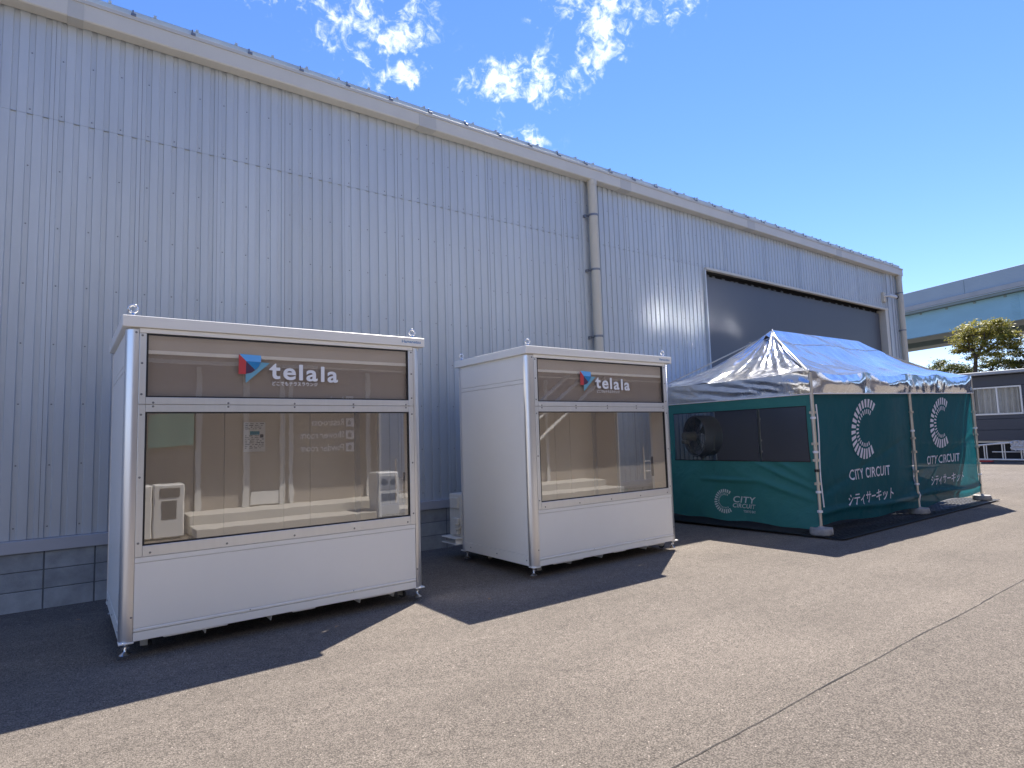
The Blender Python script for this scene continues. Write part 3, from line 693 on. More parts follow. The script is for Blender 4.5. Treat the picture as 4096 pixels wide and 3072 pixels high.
# legs
posx = [0.0, 3.18, 6.0]; legm = []
def tentleg(x, y):
    o = MB().tube([(0, 0, .07), (0, 0, 1.10)], .021, 10).tube([(0, 0, 1.08), (0, 0, zs_(x, ZE-.03))], .027, 10)
    for z in (1.08, 1.32, .74, 1.78): o.box(-.034, .034, -.034, .034, z-.018, z+.018)
    lg = auto_smooth(o.build('leg', M_pole, tent, loc=(x, y, 0)), 40)
    return lg
for x in posx:
    for y in (0.0, TD):
        lg = tentleg(x, y)
        if y == 0:
            for z in ((.62, 1.20, 1.70, .34) if x == 0 else (.52, 1.45)):
                MB().lathe([(.028, -.018), (.038, -.014), (.038, .014), (.028, .018)], 12, (0, 0, z)).build('tie_strap', M_tie, lg)
            if x == 0:
                MB().lathe([(.028, -.02), (.036, -.02), (.036, .02), (.028, .02)], 12, (0, 0, .93)).build('tie_strap', M_rubber, lg)
                pts = [(.05+.02*math.sin(t*7), -.03, 1.9-t*1.5) for t in [i/20 for i in range(21)]]
                MB().tube(pts, .010, 6).build('tie_cord', M_tie, lg)
# roof frame inside
q = MB()
for y in (0, TD): q.tube([(0, y, zs_(0, ZV+.02)), (6, y, zs_(6, ZV+.02))], .016, 6)
for x in (0, 6): q.tube([(x, 0, zs_(x, ZV+.02)), (x, TD, zs_(x, ZV+.02))], .016, 6)
q.tube([(1.5, 1.5, 3.3), (4.5, 1.5, 3.33)], .016, 6)
for (x, y, x2) in ((0, 0, 1.5), (0, 3, 1.5), (6, 0, 4.5), (6, 3, 4.5)): q.tube([(x, y, 2.36), (x2, 1.5, 3.3)], .014, 6)
q.build('roof_truss', M_pole, tent)
# canopy slopes with tension wrinkles
sup_f = [0, .27, .53, .72, 1.0]
def sagf(t, sup, amt):
    for a, b_ in zip(sup, sup[1:]):
        if a <= t <= b_: return -amt*math.sin(math.pi*(t-a)/(b_-a))*(b_-a)*3.2
    return 0
def wr(x, y, z, s=1.0):
    return s*(.014*noise.noise((x*2.2, y*2.2, z*1.1))+.008*noise.noise((x*6, y*6, z*2.0+9)))
A, B_ = (1.52, 1.5), (4.52, 1.5)
def eave_z(x): return zs_(x, ZE)
NM = Vector((0, -.55, .83))
def front(y_sgn):
    def f(u, v):
        xe = 6.0*u; ye = 0.0 if y_sgn < 0 else TD
        xr = A[0]+(B_[0]-A[0])*u; yr = 1.5
        ze = eave_z(xe)+sagf(u, sup_f, .065); zr = ZR-.0*u
        x = xe+(xr-xe)*v; y = ye+(yr-ye)*v; z = ze+(zr-ze)*v
        z -= .17*math.sin(math.pi*v)*(1-.3*v)
        r_ = .030*noise.noise((x*1.0+v*2, v*1.2, 3+y_sgn))+.012*noise.noise((x*3.2-v*4, v*2.0, 7))+.006*noise.noise((x*9-v*7, v*5, 1))
        if v > .999: r_ = 0
        if y_sgn > 0: r_ *= .35
        return (x, y+(-.5 if y_sgn < 0 else .5)*r_, z+r_)
    return f
def hip(xs_gn):
    def f(u, v):
        ye = TD*u; xe = 0.0 if xs_gn < 0 else 6.0; xr, yr = (A if xs_gn < 0 else B_)
        ze = eave_z(xe)-.035*math.sin(math.pi*u); v2 = v
        x = xe+(xr-xe)*v2; y = ye+(yr-ye)*v2; z = ze+(ZR-ze)*v2-.17*math.sin(math.pi*v2)*(1-.3*v2)
        r_ = (.050*noise.noise((u*5.5, v2*1.1, 3))+.022*noise.noise((u*15, v2*2.4, 8))+.010*noise.noise((u*24+v2*6, v2*14, 5)))*(1-v2**3)
        if v2 > .82 and abs(u-.5) < .5: pass
        if u < .001 or u > .999: r_ = 0
        return (x+(-.5 if xs_gn < 0 else .5)*r_, y, z+r_*.9)
    return f
cn = MB().grid(front(-1), 110, 44).grid(front(1), 60, 24).grid(hip(-1), 90, 50).grid(hip(1), 40, 20).build('canopy', M_silver, tent, smooth=True)
# seam line along the roof and hip welts
q = MB()
fz = front(-1); q.tube([Vector(fz(u/30, .80))+Vector((0, -.004, .006)) for u in range(31)], .006, 5)
q.tube([Vector(fz(0, v/20))+Vector((0, -.004, .008)) for v in range(21)], .012, 6)
q.build('seam_welt', M_silver, tent, smooth=True)
# vent flap near the peak
hf = hip(-1)
va, vb, vc = Vector(hf(.62, .86)), Vector(hf(.30, .87)), Vector(hf(.46, .93))
fl = MB(); off = Vector((-.10, 0, .03))
fl.v = [tuple(va+off*.2), tuple(vb+off*.2), tuple((va+vb)/2+Vector((-.03, 0, .085))), tuple(Vector(hf(.40, .96))+Vector((0, 0, .03))), tuple(Vector(hf(.60, .96))+Vector((0, 0, .03)))]
fl.f = [(0, 2, 4), (2, 3, 4), (2, 1, 3)]; fl.build('vent_flap', M_silver, tent)
MB_v = MB(); MB_v.v = [tuple(va+off*.18), tuple(vb+off*.18), tuple((va+vb)/2+Vector((-.028, 0, .075)))]; MB_v.f = [(0, 1, 2)]; MB_v.build('vent_opening', M_dark, tent)
# valance
def val_front(y_sgn):
    def f(u, v):
        x = 6.0*u; y = -.012 if y_sgn < 0 else TD+.012
        z1 = eave_z(x)+sagf(u, sup_f, .065); z0 = zs_(x, ZV)
        z = z1+(z0-z1)*v
        sg = abs(sagf(u, sup_f, .065))
        bul = .012+sg*1.1*math.sin(math.pi*v)+.030*noise.noise((x*2.0, v*1.3, 2))*math.sin(math.pi*v)+.012*noise.noise((x*7, v*2, 6))
        return (x, y+(y_sgn)*bul, z)
    return f
def val_side(xs_gn):
    def f(u, v):
        y = TD*u; x = -.012 if xs_gn < 0 else 6.012
        z1 = eave_z(x)-.035*math.sin(math.pi*u); z0 = zs_(x, ZV); z = z1+(z0-z1)*v
        bul = (.05*noise.noise((y*1.2+v*2.2, v*1.6, 12))+.030*noise.noise((y*3.0+v*3.5, v*2.5, 4))+.012*noise.noise((y*8+v*4, v*4, 6)))*math.sin(math.pi*min(1, v*.9+.05))
        return (x+xs_gn*(.015+bul), y, z)
    return f
MB().grid(val_front(-1), 150, 12).build('valance', M_silver, tent, smooth=True)
MB().grid(val_front(1), 50, 6).build('valance', M_silver, tent, smooth=True)
MB().grid(val_side(-1), 100, 14).build('valance', M_silver, tent, smooth=True)
MB().grid(val_side(1), 50, 6).build('valance', M_silver, tent, smooth=True)
# hem tape under the valance
MB().tube([(0, -.02, zs_(0, ZV-.008)), (6, -.02, zs_(6, ZV-.008))], .010, 6).tube([(-.02, 0, ZV-.008), (-.02, TD, ZV-.008)], .010, 6).build('valance_hem', M_tie, tent)
# front (right) side walls: two printed teal cloths
def cloth_off(x, z, k=0):
    t = max(0, min(1, (2.0-z)/1.9))
    o = .045*noise.noise((x*.8+z*.5, z*.7, 5+k))+.022*noise.noise((x*1.9-z*1.6, z*1.2+x*.4, 2+k))+.007*noise.noise((x*5-z*3, z*2.2, 9+k))
    d1 = (z-.55)-.25*(x % 3); o += .02*math.exp(-(d1/.06)**2)
    o += -.03*math.exp(-((z-.30-.03*math.sin(x*2.1))/.045)**2)
    return o*1.3*(.35+.65*t)
def cloth_f(x, z, k=0): return (x, .02+cloth_off(x, z, k), zs_(x, z))
def pan(x0, x1, zb0, zb1, k):
    def f(u, v):
        x = x0+(x1-x0)*u; zt_ = 2.06; zb = zb0+(zb1-zb0)*u+.02*math.sin(u*9+k)
        z = zb+(zt_-zb)*v; return cloth_f(x, z, k)
    return f
MB().grid(pan(.03, 3.17, .13, .10, 0), 130, 90).build('side_wall', M_teal, tent, smooth=True)
MB().grid(pan(3.19, 5.99, .10, .16, 4), 120, 90).build('side_wall', M_teal, tent, smooth=True)
MB().tube([tuple(Vector(cloth_f(3.18, .12+i*.1, 0))+Vector((.012*math.sin(i*.8), -.012, 0))) for i in range(20)], .008, 6).build('wall_seam', M_tie, tent)
def ring_logo(parent, fn, cx, cz, r, m, name='emblem'):
    """a C made of two rings of bars: outer long bars, inner short ones"""
    q = MB()
    def seg(ra, rb, t0, t1):
        q.quad(*[fn(cx+rr*math.cos(t), cz+rr*math.sin(t)) for rr, t in ((ra, t0), (rb, t0), (rb, t1), (ra, t1))])
    n = 20; a0, a1 = R(52), R(308)
    st = (a1-a0)/n
    for i in range(n):
        t = a0+st*(i+.5); w = st*.31; low = max(0, -math.sin(t))
        ro = r; ri = r*(.72-.06*low)
        seg(ri, ro, t-w*.95, t+w*.95)
    for i in range(n-1):
        t = a0+st*(i+1.0); w = st*.25; low = max(0, -math.sin(t))
        seg(r*(.50-.02*low), r*(.66-.06*low), t-w*.85, t+w*.85)
    return q.build(name, m, parent)
def onwall(k): return lambda u, w: tuple(Vector(cloth_f(u, w, k))+Vector((0, -.017, 0)))
f0_ = onwall(0); f4_ = onwall(4)
X0 = 8.88
# flag shear so that the ring leans like the cloth
lean = lambda fn, cz: (lambda u, w: fn(u+(w-cz)*.22, w))
ring_logo(tent, lean(f0_, 1.49), 1.56, 1.495, .475, M_print)
lettering('lettering', 'CITY CIRCUIT', M_print, tent, f0_, (.91, 2.23, .725, .885), bold=.014, shear=.12, spacing=1.06)
lettering('lettering', 'シティサーキット', M_print, tent, f0_, (.80, 2.26, .34, .52), bold=.010, shear=.25, spacing=.98)
ring_logo(tent, lean(f4_, 1.53), 4.42, 1.525, .455, M_print)
lettering('lettering', 'CITY CIRCUIT', M_print, tent, f4_, (3.71, 5.03, .80, .95), bold=.014, shear=.12, spacing=1.06)
lettering('lettering', 'シティサーキット', M_print, tent, f4_, (3.78, 5.21, .43, .60), bold=.010, shear=.25, spacing=.98)
# left side wall with mesh window (plane x = 0 of the tent)
def lo_off(y, z):
    t = max(0, min(1, (2.0-z)/1.9))
    o = .040*noise.noise((y*.9-z*.7, z*.8, 25))+.016*noise.noise((y*2.4+z*2.0, z*1.0, 31))+.006*noise.noise((y*6+z*4, z*2, 3))
    o += .030*math.exp(-(((z-.74)+.0*y)/.03)**2)*(1 if .95 < y < 2.1 else 0)*max(0, math.sin((y-.95)/1.15*math.pi))**.5
    for (y0, z0, sl_, w_) in ((.25, .86, 1.0, .05), (.10, .66, .75, .04), (.12, .50, .55, .05)):
        d = (z-z0)-sl_*(y-y0)*.55
        o += .028*math.exp(-(d/w_)**2)*max(0, 1-abs(y-y0-.5)/.75)
    return -o*1.9*(.4+.6*t)
def lw(y, z): return (.0+lo_off(y, z), y, z)
wy0, wy1, wz0, wz1 = .10, 2.62, 1.055, 1.88
def strip(y0, y1, z0f, z1f, n1, n2):
    return MB().grid(lambda u, v: lw(y0+(y1-y0)*u, z0f(y0+(y1-y0)*u)+(z1f(y0+(y1-y0)*u)-z0f(y0+(y1-y0)*u))*v), n1, n2)
hem = lambda y: .05+.03*min(1, y*1.2)+.012*math.sin(y*7)
q = strip(.03, TD, hem, lambda y: wz0, 120, 50)
for s_ in (strip(.03, TD, lambda y: wz1+.0, lambda y: 2.045, 100, 10), strip(.03, wy0, lambda y: wz0, lambda y: wz1, 4, 40), strip(wy1, TD, lambda y: wz0, lambda y: wz1, 10, 40)):
    k = len(q.v); q.v += s_.v; q.f += [tuple(i+k for i in f) for f in s_.f]
q.build('side_wall', M_green, tent, smooth=True)
strip(wy0-.003, wy1+.003, lambda y: wz0-.002, lambda y: wz1+.002, 90, 40).build('mesh_window', M_mesh, tent, smooth=True)
# binding round the window
q = MB()
for (a, b_) in (((wy0, wz0), (wy1, wz0)), ((wy0, wz1), (wy1, wz1)), ((wy0, wz0), (wy0, wz1))):
    q.tube([tuple(Vector(lw(a[0]+(b_[0]-a[0])*i/20, a[1]+(b_[1]-a[1])*i/20))+Vector((-.006, 0, 0))) for i in range(21)], .007, 5)
q.build('window_binding', M_gasket, tent)
fl_ = lambda u, w: tuple(Vector(lw(1.81-u, w))+Vector((-.014, 0, 0)))   # u grows to the right as seen from outside
yo = 4.58
def LY(px): return (px-555)*.00127*.985
ring_logo(tent, fl_, .215, .385, .200, M_print2)
lettering('lettering', 'CITY', M_print2, tent, fl_, (.360, .785, .375, .480), bold=.016, shear=.2, spacing=1.08)
lettering('lettering', 'CIRCUIT', M_print2, tent, fl_, (.345, .770, .292, .362), bold=.016, shear=.2, spacing=1.08)
lettering('lettering', 'TOKYO BAY', M_print2, tent, fl_, (.540, .765, .222, .262), bold=.02)
# weights on the legs
wm = MB().lathe([(0, 0), (.145, 0), (.155, .012), (.155, .078), (.147, .095), (.11, .092), (.05, .10), (.03, .12), (0, .12)], 28).bev(-.02, .02, -.165, -.14, .02, .06, .004)
wm.bev(.10, .14, -.10, -.06, .07, .095, .004)
wme = wm.mesh('leg_weight', M_weight)
for i, (x, lab) in enumerate(zip(posx, ('round grey cast weight at the near corner leg of the tent', 'round grey cast weight at the middle front leg of the tent', 'round grey cast weight at the far front leg of the tent'))):
    p = Vector((8.88, 4.58, 0))+tx*x-ty*.0
    o = bpy.data.objects.new('leg_weight', wme); o.location = (p.x, p.y, .012 if i < 3 else 0); put(o, label=lab, cat='weight', group='weights on the tent legs'); auto_smooth(o, 35)
# interlocking mat under the tent
mtn = empty('floor_mat', (8.62, 4.25, 0), math.atan2(-.03, 6.0), label='black interlocking plastic mat with slots under the silver tent', cat='mat')
tile = MB()
for i in range(5):
    tile.box(.0, .30, .0+i*.06, .0+i*.06+.034, .004, .016)
tile.box(0, .02, 0, .30, .003, .0145).box(.28, .30, 0, .30, .003, .0145)
tlm = tile.mesh('tile', M_mat)
for i in range(21):
    for j in range(2 if i % 1 == 0 else 1): inst('tile', tlm, mtn, (i*.303+.15, j*.303, 0), math.pi/2 if False else 0)
MB().box(.15, 6.51, .606, 3.2, .004, .014).build('mat_field', M_mat, mtn)
MB().bev(.10, 6.55, -.05, -.003, .002, .012, .003).bev(.10, .148, -.003, 3.2, .002, .012, .003).build('edge_ramp', M_mat, mtn)
# drum fan inside the tent
fan = empty('drum_fan', (9.75, 7.18, 0), math.atan2(-.34, .94), label='grey industrial drum fan on a stand behind the mesh window of the tent', cat='fan')
auto_smooth(MB().lathe([(.36, -.16), (.375, -.17), (.385, -.15), (.385, .17), (.375, .19), (.36, .18), (.36, -.16)], 40, (0, 0, 1.47), 'x').build('drum', M_fan, fan), 40)
q = MB()
for i in range(14):
    t = 2*math.pi*i/14; q.tube([(-.165, .10*math.cos(t), 1.47+.10*math.sin(t)), (-.165, .37*math.cos(t), 1.47+.37*math.sin(t))], .004, 5)
for r_ in (.12, .2, .28, .35): q.torus((-.166, 0, 1.47), r_, .003, 'x', 28, 5)
q.build('guard', M_screw, fan)
q = MB()
for i in range(3):
    t = 2*math.pi*i/3+.4
    a = Vector((0, math.cos(t), math.sin(t))); s_ = Vector((0, -math.sin(t), math.cos(t))); c = Vector((.0, 0, 1.47))
    q.grid(lambda u, v: tuple(c+a*(.06+.27*u)+s_*((v-.5)*(.10+.14*u))+Vector((.05*(v-.5)*2, 0, 0))), 6, 4)
q.build('blades', M_steel, fan, smooth=True)
auto_smooth(MB().lathe([(0, -.40), (.075, -.39), (.085, -.36), (.085, -.17), (0, -.17)], 18, (0, 0, 1.47), 'x').bev(-.42, -.30, -.05, .05, 1.33, 1.40, .01).build('motor', M_fanm, fan), 40)
MB().tube([(0, 0, 0.1), (0, 0, 1.08)], .022, 10).tube([(-.30, .05, 1.38), (-.18, .03, 1.15), (0, 0, 1.06)], .014, 8).tube([(0, -.40, 1.47), (0, -.36, 1.2), (0, 0, 1.05), (0, .36, 1.2), (0, .40, 1.47)], .012, 8).build('stand', M_steel, fan)
for k in range(3):
    t = 2*math.pi*k/3+.9; MB().tube([(0, 0, .80), (.16*math.cos(t), .16*math.sin(t), .62), (.42*math.cos(t), .42*math.sin(t), .02)], .018, 8).build('leg', M_rubber, fan)
# folded table inside, seen as a dark shape through the cloth
tb = empty('folding_table', (13.25, 4.95, 0), math.atan2(tx.y, tx.x), label='folding table standing behind the farther teal side wall of the tent', cat='table')
MB().bev(0, 1.2, 0, .5, .68, .705, .004).build('table_top', M_steel, tb)
for y in (.04, .46): MB().tube([(.06, y, 0), (1.14, y, .68)], .014, 6).tube([(1.14, y, 0), (.06, y, .68)], .014, 6).build('leg', M_rubber, tb)

# ================================================================== ELEVATED ROAD
vp1 = Vector((79.7, 29.75, 0)); vp2 = Vector((75.57, 16.96, 0))
vd = (vp2-vp1).normalized(); vn = Vector((vd.y, -vd.x, 0))
if vn.x < 0: vn = -vn
org = vp1-vd*70; VLEN = 170.0
via = empty('elevated_road', (org.x, org.y, 0), math.atan2(vd.y, vd.x), label='elevated highway with pale blue steel girders and grey parapet crossing behind the tree', cat='bridge')
sgn = 1 if Vector((-vd.y, vd.x, 0)).dot(vn) > 0 else -1
def VB(x0, x1, y0, y1, z0, z1, name, m, b=.02, **k):
    ya, yb = sorted((y0*sgn, y1*sgn)); return MB().bev(x0, x1, ya, yb, z0, z1, b).build(name, m, via, **k)
sx = 0.0; sw = 9.5; s0_ = 70-1.9-sw*7
while s0_ < VLEN:
    VB(s0_, s0_+sw-.05, 0, .18, 15.35, 17.0, 'parapet_panel', M_parapet)
    s0_ += sw
VB(0, VLEN, -.25, .6, 14.86, 15.36, 'parapet_base', M_deckc)
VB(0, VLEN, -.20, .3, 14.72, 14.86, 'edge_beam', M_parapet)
VB(0, VLEN, -.1, 13.2, 14.45, 14.72, 'deck_slab', M_girder_shade)
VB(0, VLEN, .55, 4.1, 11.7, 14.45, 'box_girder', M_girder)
VB(0, VLEN, .50, 4.15, 11.62, 11.70, 'bottom_flange', M_girder_shade)
VB(0, VLEN, 9.4, 12.7, 11.7, 14.45, 'box_girder', M_girder_shade)  # far girder coloured darker for the shade it stands in
for d in range(3, 170, 11): VB(d, d+.4, 4.1, 9.4, 12.1, 14.3, 'cross_beam', M_girder_shade)
q = MB()
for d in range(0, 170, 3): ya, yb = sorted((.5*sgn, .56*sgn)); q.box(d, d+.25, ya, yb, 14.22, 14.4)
q.build('lug', M_girder_shade, via, kind='stuff')
dsp = (82-0.0)
for k in range(14):  # ribbed splice plate on the girder
    ya, yb = sorted((.51*sgn, .56*sgn)); zz = 11.9+k*.18; MB().box(dsp-.4, dsp+.35, ya, yb, zz, zz+.07).build('splice_rib', M_girder, via)
for d in (10, 120, 160): VB(d, d+2.6, 2.5, 10.5, -.2, 11.6, 'pier', M_deckc, .1)
VB(0, VLEN, 13.0, 13.2, 14.72, 17.0, 'parapet_panel', M_parapet)

# ================================================================== TREES
def tree(name, base, fork_z, lean_, cc, rad, nclu, leafs, lsz, label, mleaf, seed, drop=0.35, trunk_r=.22):
    rnd = random.Random(seed)
    root = empty(name, base, label=label, cat='tree', group='trees behind the charcoal cabin')
    fork = Vector((lean_[0], lean_[1], fork_z)); c = Vector(cc)-Vector(base)
    q = MB(); q.tube([(0, 0, -.1), (fork.x*.2-.05, fork.y*.2+.05, fork_z*.35), (fork.x*.4, fork.y*.35, fork_z*.7), tuple(fork)], [trunk_r*1.3, trunk_r, trunk_r*.85, trunk_r*.7], 8)
    clus = []; tries = 0
    while len(clus) < nclu and tries < 5000:
        tries += 1
        u = Vector((rnd.uniform(-1, 1), rnd.uniform(-1, 1), rnd.uniform(-1, 1)))
        if u.length > 1 or u.length < .45: continue
        if u.z < -drop and Vector((u.x, u.y)).length < .55: continue
        p = c+Vector((u.x*rad[0], u.y*rad[1], u.z*rad[2]))
        p += Vector((noise.noise(p*.9), noise.noise(p*.9+Vector((5, 0, 0))), noise.noise(p*.9+Vector((0, 9, 0)))))*.45
        clus.append(p)
    nl = 6; limbs = []
    for i in range(nl):
        t = 2*math.pi*i/nl+rnd.uniform(-.3, .3); e = c+Vector((math.cos(t)*rad[0]*.5, math.sin(t)*rad[1]*.5, rnd.uniform(-.3, .25)*rad[2]))
        mid_ = fork.lerp(e, .5)+Vector((0, 0, -.12)); q.tube([tuple(fork), tuple(mid_), tuple(e)], [trunk_r*.6, trunk_r*.42, trunk_r*.25], 6); limbs.append((mid_, e))
    for p in clus:
        s = min((l_ for m_ in limbs for l_ in m_), key=lambda a: (a-p).length)
        md = s.lerp(p, .5)+Vector((rnd.uniform(-.15, .15), rnd.uniform(-.15, .15), rnd.uniform(-.1, .2)))
        q.tube([tuple(s), tuple(md), tuple(p)], [trunk_r*.2, trunk_r*.12, trunk_r*.05], 4, cap=False)
    auto_smooth(q.build('trunk', M_bark, root), 60)
    lf = MB()
    for p in clus:
        cr = rnd.uniform(.30, .55)*min(1.0, rad[0]/1.8)
        for _ in range(leafs):
            d = Vector((rnd.gauss(0, 1), rnd.gauss(0, 1), rnd.gauss(0, .45)))*cr*.62
            o_ = p+d; a = Vector((rnd.uniform(-1, 1), rnd.uniform(-1, 1), rnd.uniform(-.5, .5))).normalized(); n_ = Vector((rnd.uniform(-.7, .7), rnd.uniform(-.7, .7), 1)).normalized()
            b_ = n_.cross(a).normalized(); s_ = lsz*rnd.uniform(.6, 1.25)
            lf.quad(tuple(o_-a*s_), tuple(o_-b_*s_*.45), tuple(o_+a*s_), tuple(o_+b_*s_*.45))
    lf.build('crown', mleaf, root)
    return root
tree('tree', (62, 18.05, 0), 7.1, (-.1, -.35, 0), (62, 17.05, 8.35), (2.3, 2.35, 1.75), 105, 95, .12, 'tall umbrella shaped olive green tree rising highest above the charcoal cabin', M_leaf, 3, drop=.15, trunk_r=.2)
tree('tree', (63, 20.0, 0), 3.9, (0, 0, 0), (63, 20.0, 5.75), (2.0, 2.1, 1.25), 80, 105, .11, 'low rounded tree seen just left of the umbrella shaped tree', M_leaf2, 11, drop=1, trunk_r=.16)
tree('tree', (65, 16.6, 0), 4.0, (0, 0, 0), (65, 16.4, 6.0), (2.0, 2.4, 1.5), 80, 105, .11, 'bushy green tree behind the umbrella shaped tree just right of its trunk', M_leaf2, 12, drop=1, trunk_r=.16)
tree('tree', (63, 13.4, 0), 4.2, (0, 0, 0), (63, 13.3, 6.9), (2.2, 2.6, 2.0), 90, 110, .11, 'bushy green tree at the right edge of the picture', M_leaf2, 15, drop=1, trunk_r=.18)
tree('tree', (66, 22.6, 0), 3.6, (0, 0, 0), (66, 22.6, 5.2), (2, 2.0, 1.1), 40, 80, .11, 'low tree half hidden behind the far end of the silver tent', M_leaf2, 19, drop=1, trunk_r=.16)

# ================================================================== CHARCOAL CABIN
px_ = 31.0
cab = empty('site_cabin', (px_, 0, 0), label='long charcoal single storey cabin with curtained windows beyond the tent', cat='cabin')
z_h = .80
nb_ = 6
for i in range(nb_):
    z0 = z_h+i*(3.50-z_h)/nb_; z1 = z0+(3.50-z_h)/nb_-.012
    if z1 > 1.86 and z0 < 3.03:
        for (ya, yb) in ((-6, 3.6), (5.3, 7.45), (9.12, 12.5)): MB().bev(-.02, .05, ya, yb, z0, z1, .006).build('wall_board', M_prefab, cab)
        if z0 < 1.86: 
            for (ya, yb) in ((3.6, 5.3), (7.45, 9.12)): MB().bev(-.02, .05, ya, yb, z0, 1.858, .006).build('wall_board', M_prefab, cab)
        if z1 > 3.03:
            for (ya, yb) in ((3.6, 5.3), (7.45, 9.12)): MB().bev(-.02, .05, ya, yb, 3.03, z1, .006).build('wall_board', M_prefab, cab)
    else: MB().bev(-.02, .05, -6, 12.5, z0, z1, .006).build('wall_board', M_prefab, cab)
MB().box(.05, .12, -6, 12.5, z_h, 1.8).box(.05, .12, -6, 12.5, 3.05, 3.5).box(2.9, 3.0, -6, 12.5, .1, 3.5).box(.05, 3, 12.4, 12.5, .1, 3.5).box(.05, 3, -6, -5.9, .1, 3.5).build('wall_core', M_prefab, cab)
MB().bev(-.35, 3.2, -6.3, 12.8, 3.52, 3.66, .02).build('roof', M_prefroof, cab)
MB().box(.1, 2.9, -6, 12.5, .72, .80).build('floor_frame', M_frame, cab)
for (ya, yb) in ((3.6, 5.3), (7.45, 9.12)):
    fr = MB().bev(-.05, .03, ya, yb, 1.86, 1.93, .005).bev(-.05, .03, ya, yb, 2.965, 3.028, .005).bev(-.05, .03, ya, ya+.06, 1.93, 2.965, .005).bev(-.05, .03, yb-.06, yb, 1.93, 2.965, .005).bev(-.045, .03, (ya+yb)/2-.03-.02, (ya+yb)/2+.03-.02, 1.93, 2.965, .005).build('window', M_frame, cab)
    MB().box(-.005, .003, ya+.06, yb-.06, 1.93, 2.965).build('pane', M_clear, fr)
    n_ = 150
    MB().grid(lambda u, v: (.16+.075*math.sin(u*(yb-ya)*32+1.2*math.sin(u*11)+.5*v)+.02*math.sin(u*60), ya+.05+(yb-ya-.1)*u, 1.90+1.10*v), n_, 6).build('curtain', M_curtain, fr, smooth=True)
    MB().box(.3, .32, ya, yb, 1.86, 3.03).build('room_shade', M_curtain, fr)
# white lattice frames leaning before the cabin
lat = empty('lattice_frame', (29.5, 0, 0), label='long white metal lattice frame lying in front of the charcoal cabin', cat='frame')
ZL = lambda y: .90+.022*(9.1-y)*1.0
q = MB().tube([(0, 9.1, .62), (0, 5.2, .98)], .035, 8).tube([(0, 5.2, .98), (0, -2, 1.0)], .035, 8).tube([(0, 9.1, .10), (0, -2, .10)], .035, 8)
q.tube([(0, 8.2, .40), (0, -2, .42)], .02, 6).build('rail', M_frame, lat)
yy = 9.05
while yy > -1.5:
    tp = .62+(9.1-yy)*.092 if yy > 5.2 else .98
    MB().bev(-.02, .02, yy-.035, yy, .10, tp, .004).bev(-.02, .02, yy-.11, yy-.08, .10, tp, .004).build('upright', M_frame, lat); yy -= .58
MB().bev(-.1, .1, 8.2, 9.2, -.0, .07, .01).build('foot_skid', M_red, lat)
pb = MB().grid(lambda u, v: (.0-.10+.06*noise.noise((u*6, v*6, 1)), 7.15+.42*u+.05*noise.noise((u*5, v*5, 7)), .46+.40*v*(1-.3*abs(u-.5))+.05*noise.noise((u*7, v*7, 3))), 20, 12)
pb.build('plastic_sheet', M_plast, smooth=True, loc=(29.45, 0, 0), label='crumpled clear plastic sheet draped over the white lattice frame', cat='sheet')
# dark sheet standing in for the shade under the raised cabin
MB().box(px_+.4, px_+.5, -6, 12.5, 0, .72).build('undercroft_shade', M_dark, label='dark sheet standing in for the shade below the charcoal cabin floor', cat='shade_sheet')

# ================================================================== OPPOSITE BUILDING (behind the camera, seen in the booth glass)
YO = -2.0
ob = empty('rest_building', (4, YO, 0), label='brown rest building with concrete steps, canopy and room signs, seen only as a reflection', cat='building')
def O(mb, n, m, **k):
    mb.v = [(v[0]-4, v[1]-YO, v[2]) for v in mb.v]; return mb.build(n, m, ob, **k)
O(MB().box(-8, 22, YO-.3, YO, 0, 3.15), 'wall', M_facade)
O(MB().box(-8, 22, YO+.002, -1.1, 3.2, 3.45).box(-8, 22, YO+.002, -1.1, 3.453, 3.55), 'canopy', M_facade)
O(MB().box(-8, 22, YO-.6, YO-.3, 3.2, 4.8), 'upper_wall', M_facade2); O(MB().box(-8, 22, YO-.6, YO-.25, 4.81, 9.0), 'bounce_cladding', M_bin)  # pale top part is added to bounce sunlight onto the warehouse
q = MB(); xx = -8
while xx < 22: q.box(xx, xx+.05, YO-.29, YO-.25, 3.6, 4.6); xx += .42
q.box(-8, 22, YO-.3, YO-.24, 4.6, 4.66).box(-8, 22, YO-.3, YO-.24, 4.2, 4.23)
O(q, 'upper_railing', M_frame, kind='stuff')
O(MB().bev(1.85, 12, -1.15, -.47, 0, .165, .01), 'step', M_conc); O(MB().bev(1.85, 12, YO, -1.155, 0, .33, .01), 'step', M_conc)
for (a, b_) in ((2.05, 2.15), (2.9, 3.02), (3.62, 3.72), (3.80, 3.88), (5.5, 5.6), (9.3, 9.42), (10.6, 10.7)): O(MB().bev(a, b_, YO+.005, YO+.05, .33, 3.1, .004), 'door_trim', M_frame)
O(MB().box(3.05, 3.6, YO+.003, YO+.03, .36, .62), 'door_panel', M_bin)
for z in (4.2,): pass
O(MB().bev(-2, 3.4, -1.4, -1.3, 3.08, 3.14).bev(3.5, 4.2, -1.4, -1.3, 3.08, 3.14), 'strip_light', M_bin)
fno = lambda u, w: (5.02-4-u, .012, w)
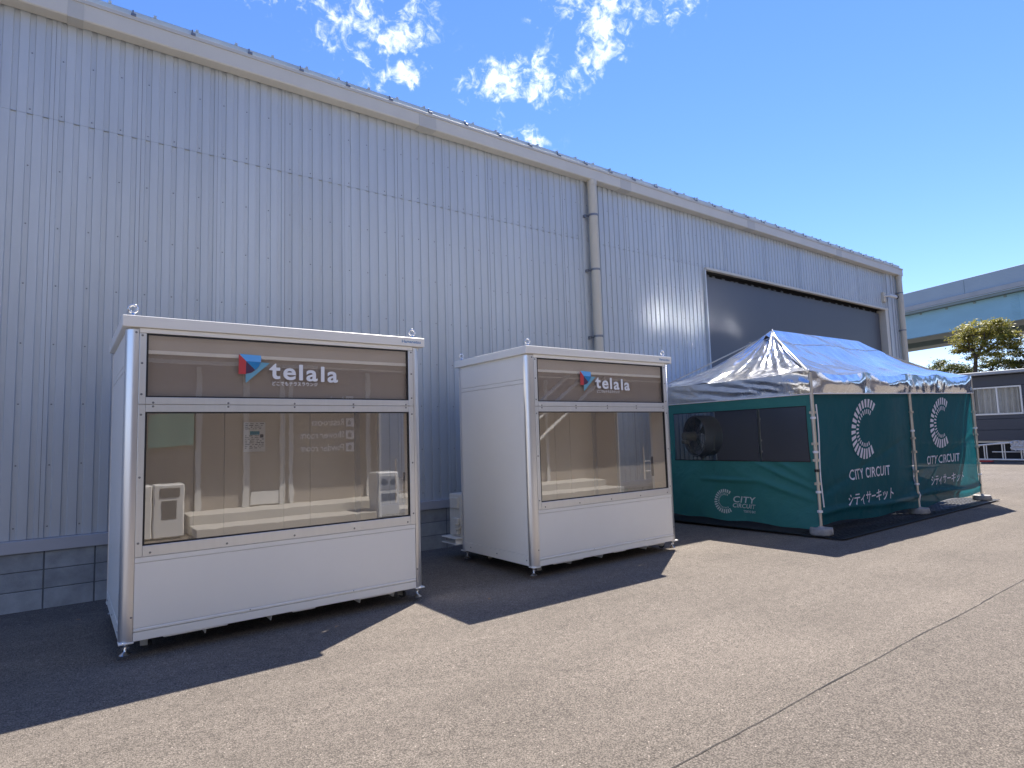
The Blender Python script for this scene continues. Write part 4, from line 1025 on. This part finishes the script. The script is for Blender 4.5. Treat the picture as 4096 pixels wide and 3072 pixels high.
for i, (s, z, w_) in enumerate((('Restroom', 1.93, .70), ('Shower room', 1.655, .95), ('Powder room', 1.38, .95), ('Lockers', 2.42, .62))):
    lettering('lettering', s, M_sign, ob, fno, (.02, .02+w_, z, z+.15), bold=.014)
    poly('sign_icon', [(-.20, z-.03), (-.02, z-.03), (-.02, z+.16), (-.20, z+.16)], M_sign, ob, fno)
    f2 = lambda u, w: (5.02-4-u, .015, w)
    poly('sign_symbol', [(-.14, z+.01), (-.08, z+.01), (-.07, z+.08), (-.11, z+.13), (-.15, z+.08)], M_facade, ob, f2)
# staircase in front of the right part
q = MB()
for dz in (0, .55, .95): q.tube([(8.6, YO+.5, .5+dz), (12.6, YO+.5, 3.3+dz)], .045, 6)
O(q, 'stair_rail', M_bin)
def bin_(x, y, lab, kind):
    r_ = empty('recycling_bin', (x, y, 0), label=lab, cat='bin', group='white recycling bins behind the camera')
    MB().bev(0, .47, -.45, 0, .03, .93, .02).build('body', M_bin, r_)
    if kind == 0:
        MB().bev(.09, .38, .001, .012, .72, .87, .004).build('slot', M_ink, r_)
        MB().box(.13, .34, .001, .006, .34, .66).build('poster', M_ink, r_)
    else:
        MB().bev(.06, .41, .001, .008, .58, .86, .004).build('slot', M_fan, r_)
        MB().lathe([(0, .012), (.065, .012), (.065, .008)], 16, (.14, 0, .73), 'y').lathe([(0, .012), (.065, .012), (.065, .008)], 16, (.33, 0, .73), 'y').build('hole', M_dark, r_)
        MB().box(.08, .4, .001, .006, .36, .50).build('label_plate', M_ink, r_)
        lettering('lettering', 'ペットボトル', M_white, r_, lambda u, w: (.40-u, .008, w), (.03, .29, .44, .48))
bin_(1.25, -.87, 'white recycling bin with dark slot, right of a pair', 0)
bin_(.76, -.87, 'white recycling bin with dark slot, left of a pair', 0)
bin_(5.1, -.45, 'white recycling bin with two round holes for bottles', 1)
MB().grid(lambda u, v: (1.25+.75*u, -1.9+.04*math.sin(u*9), 1.55+.62*v+.05*u), 12, 4).build('hanging_cloth', M_green_ban, smooth=True, label='pale green cloth hanging on the brown rest building', cat='cloth')

# a few dry leaves on the asphalt
for (x, y, lab) in ((1.9, 5.15, 'small dry leaf in the shade before the nearer booth'), (.15, 7.0, 'dry leaf near the block plinth left of the nearer booth'), (3.35, 5.0, 'dry leaf on the asphalt between the two booths')):
    a = random.uniform(0, 3); MB().grid(lambda u, v: ((u-.5)*.06*math.cos(a)-(v-.5)*.03*math.sin(a)*math.sin(math.pi*u), (u-.5)*.06*math.sin(a)+(v-.5)*.03*math.cos(a)*math.sin(math.pi*u), .006+.010*math.sin(u*3)), 5, 2).build('dry_leaf', M_leafdry, loc=(x, y, 0), label=lab, cat='leaf')
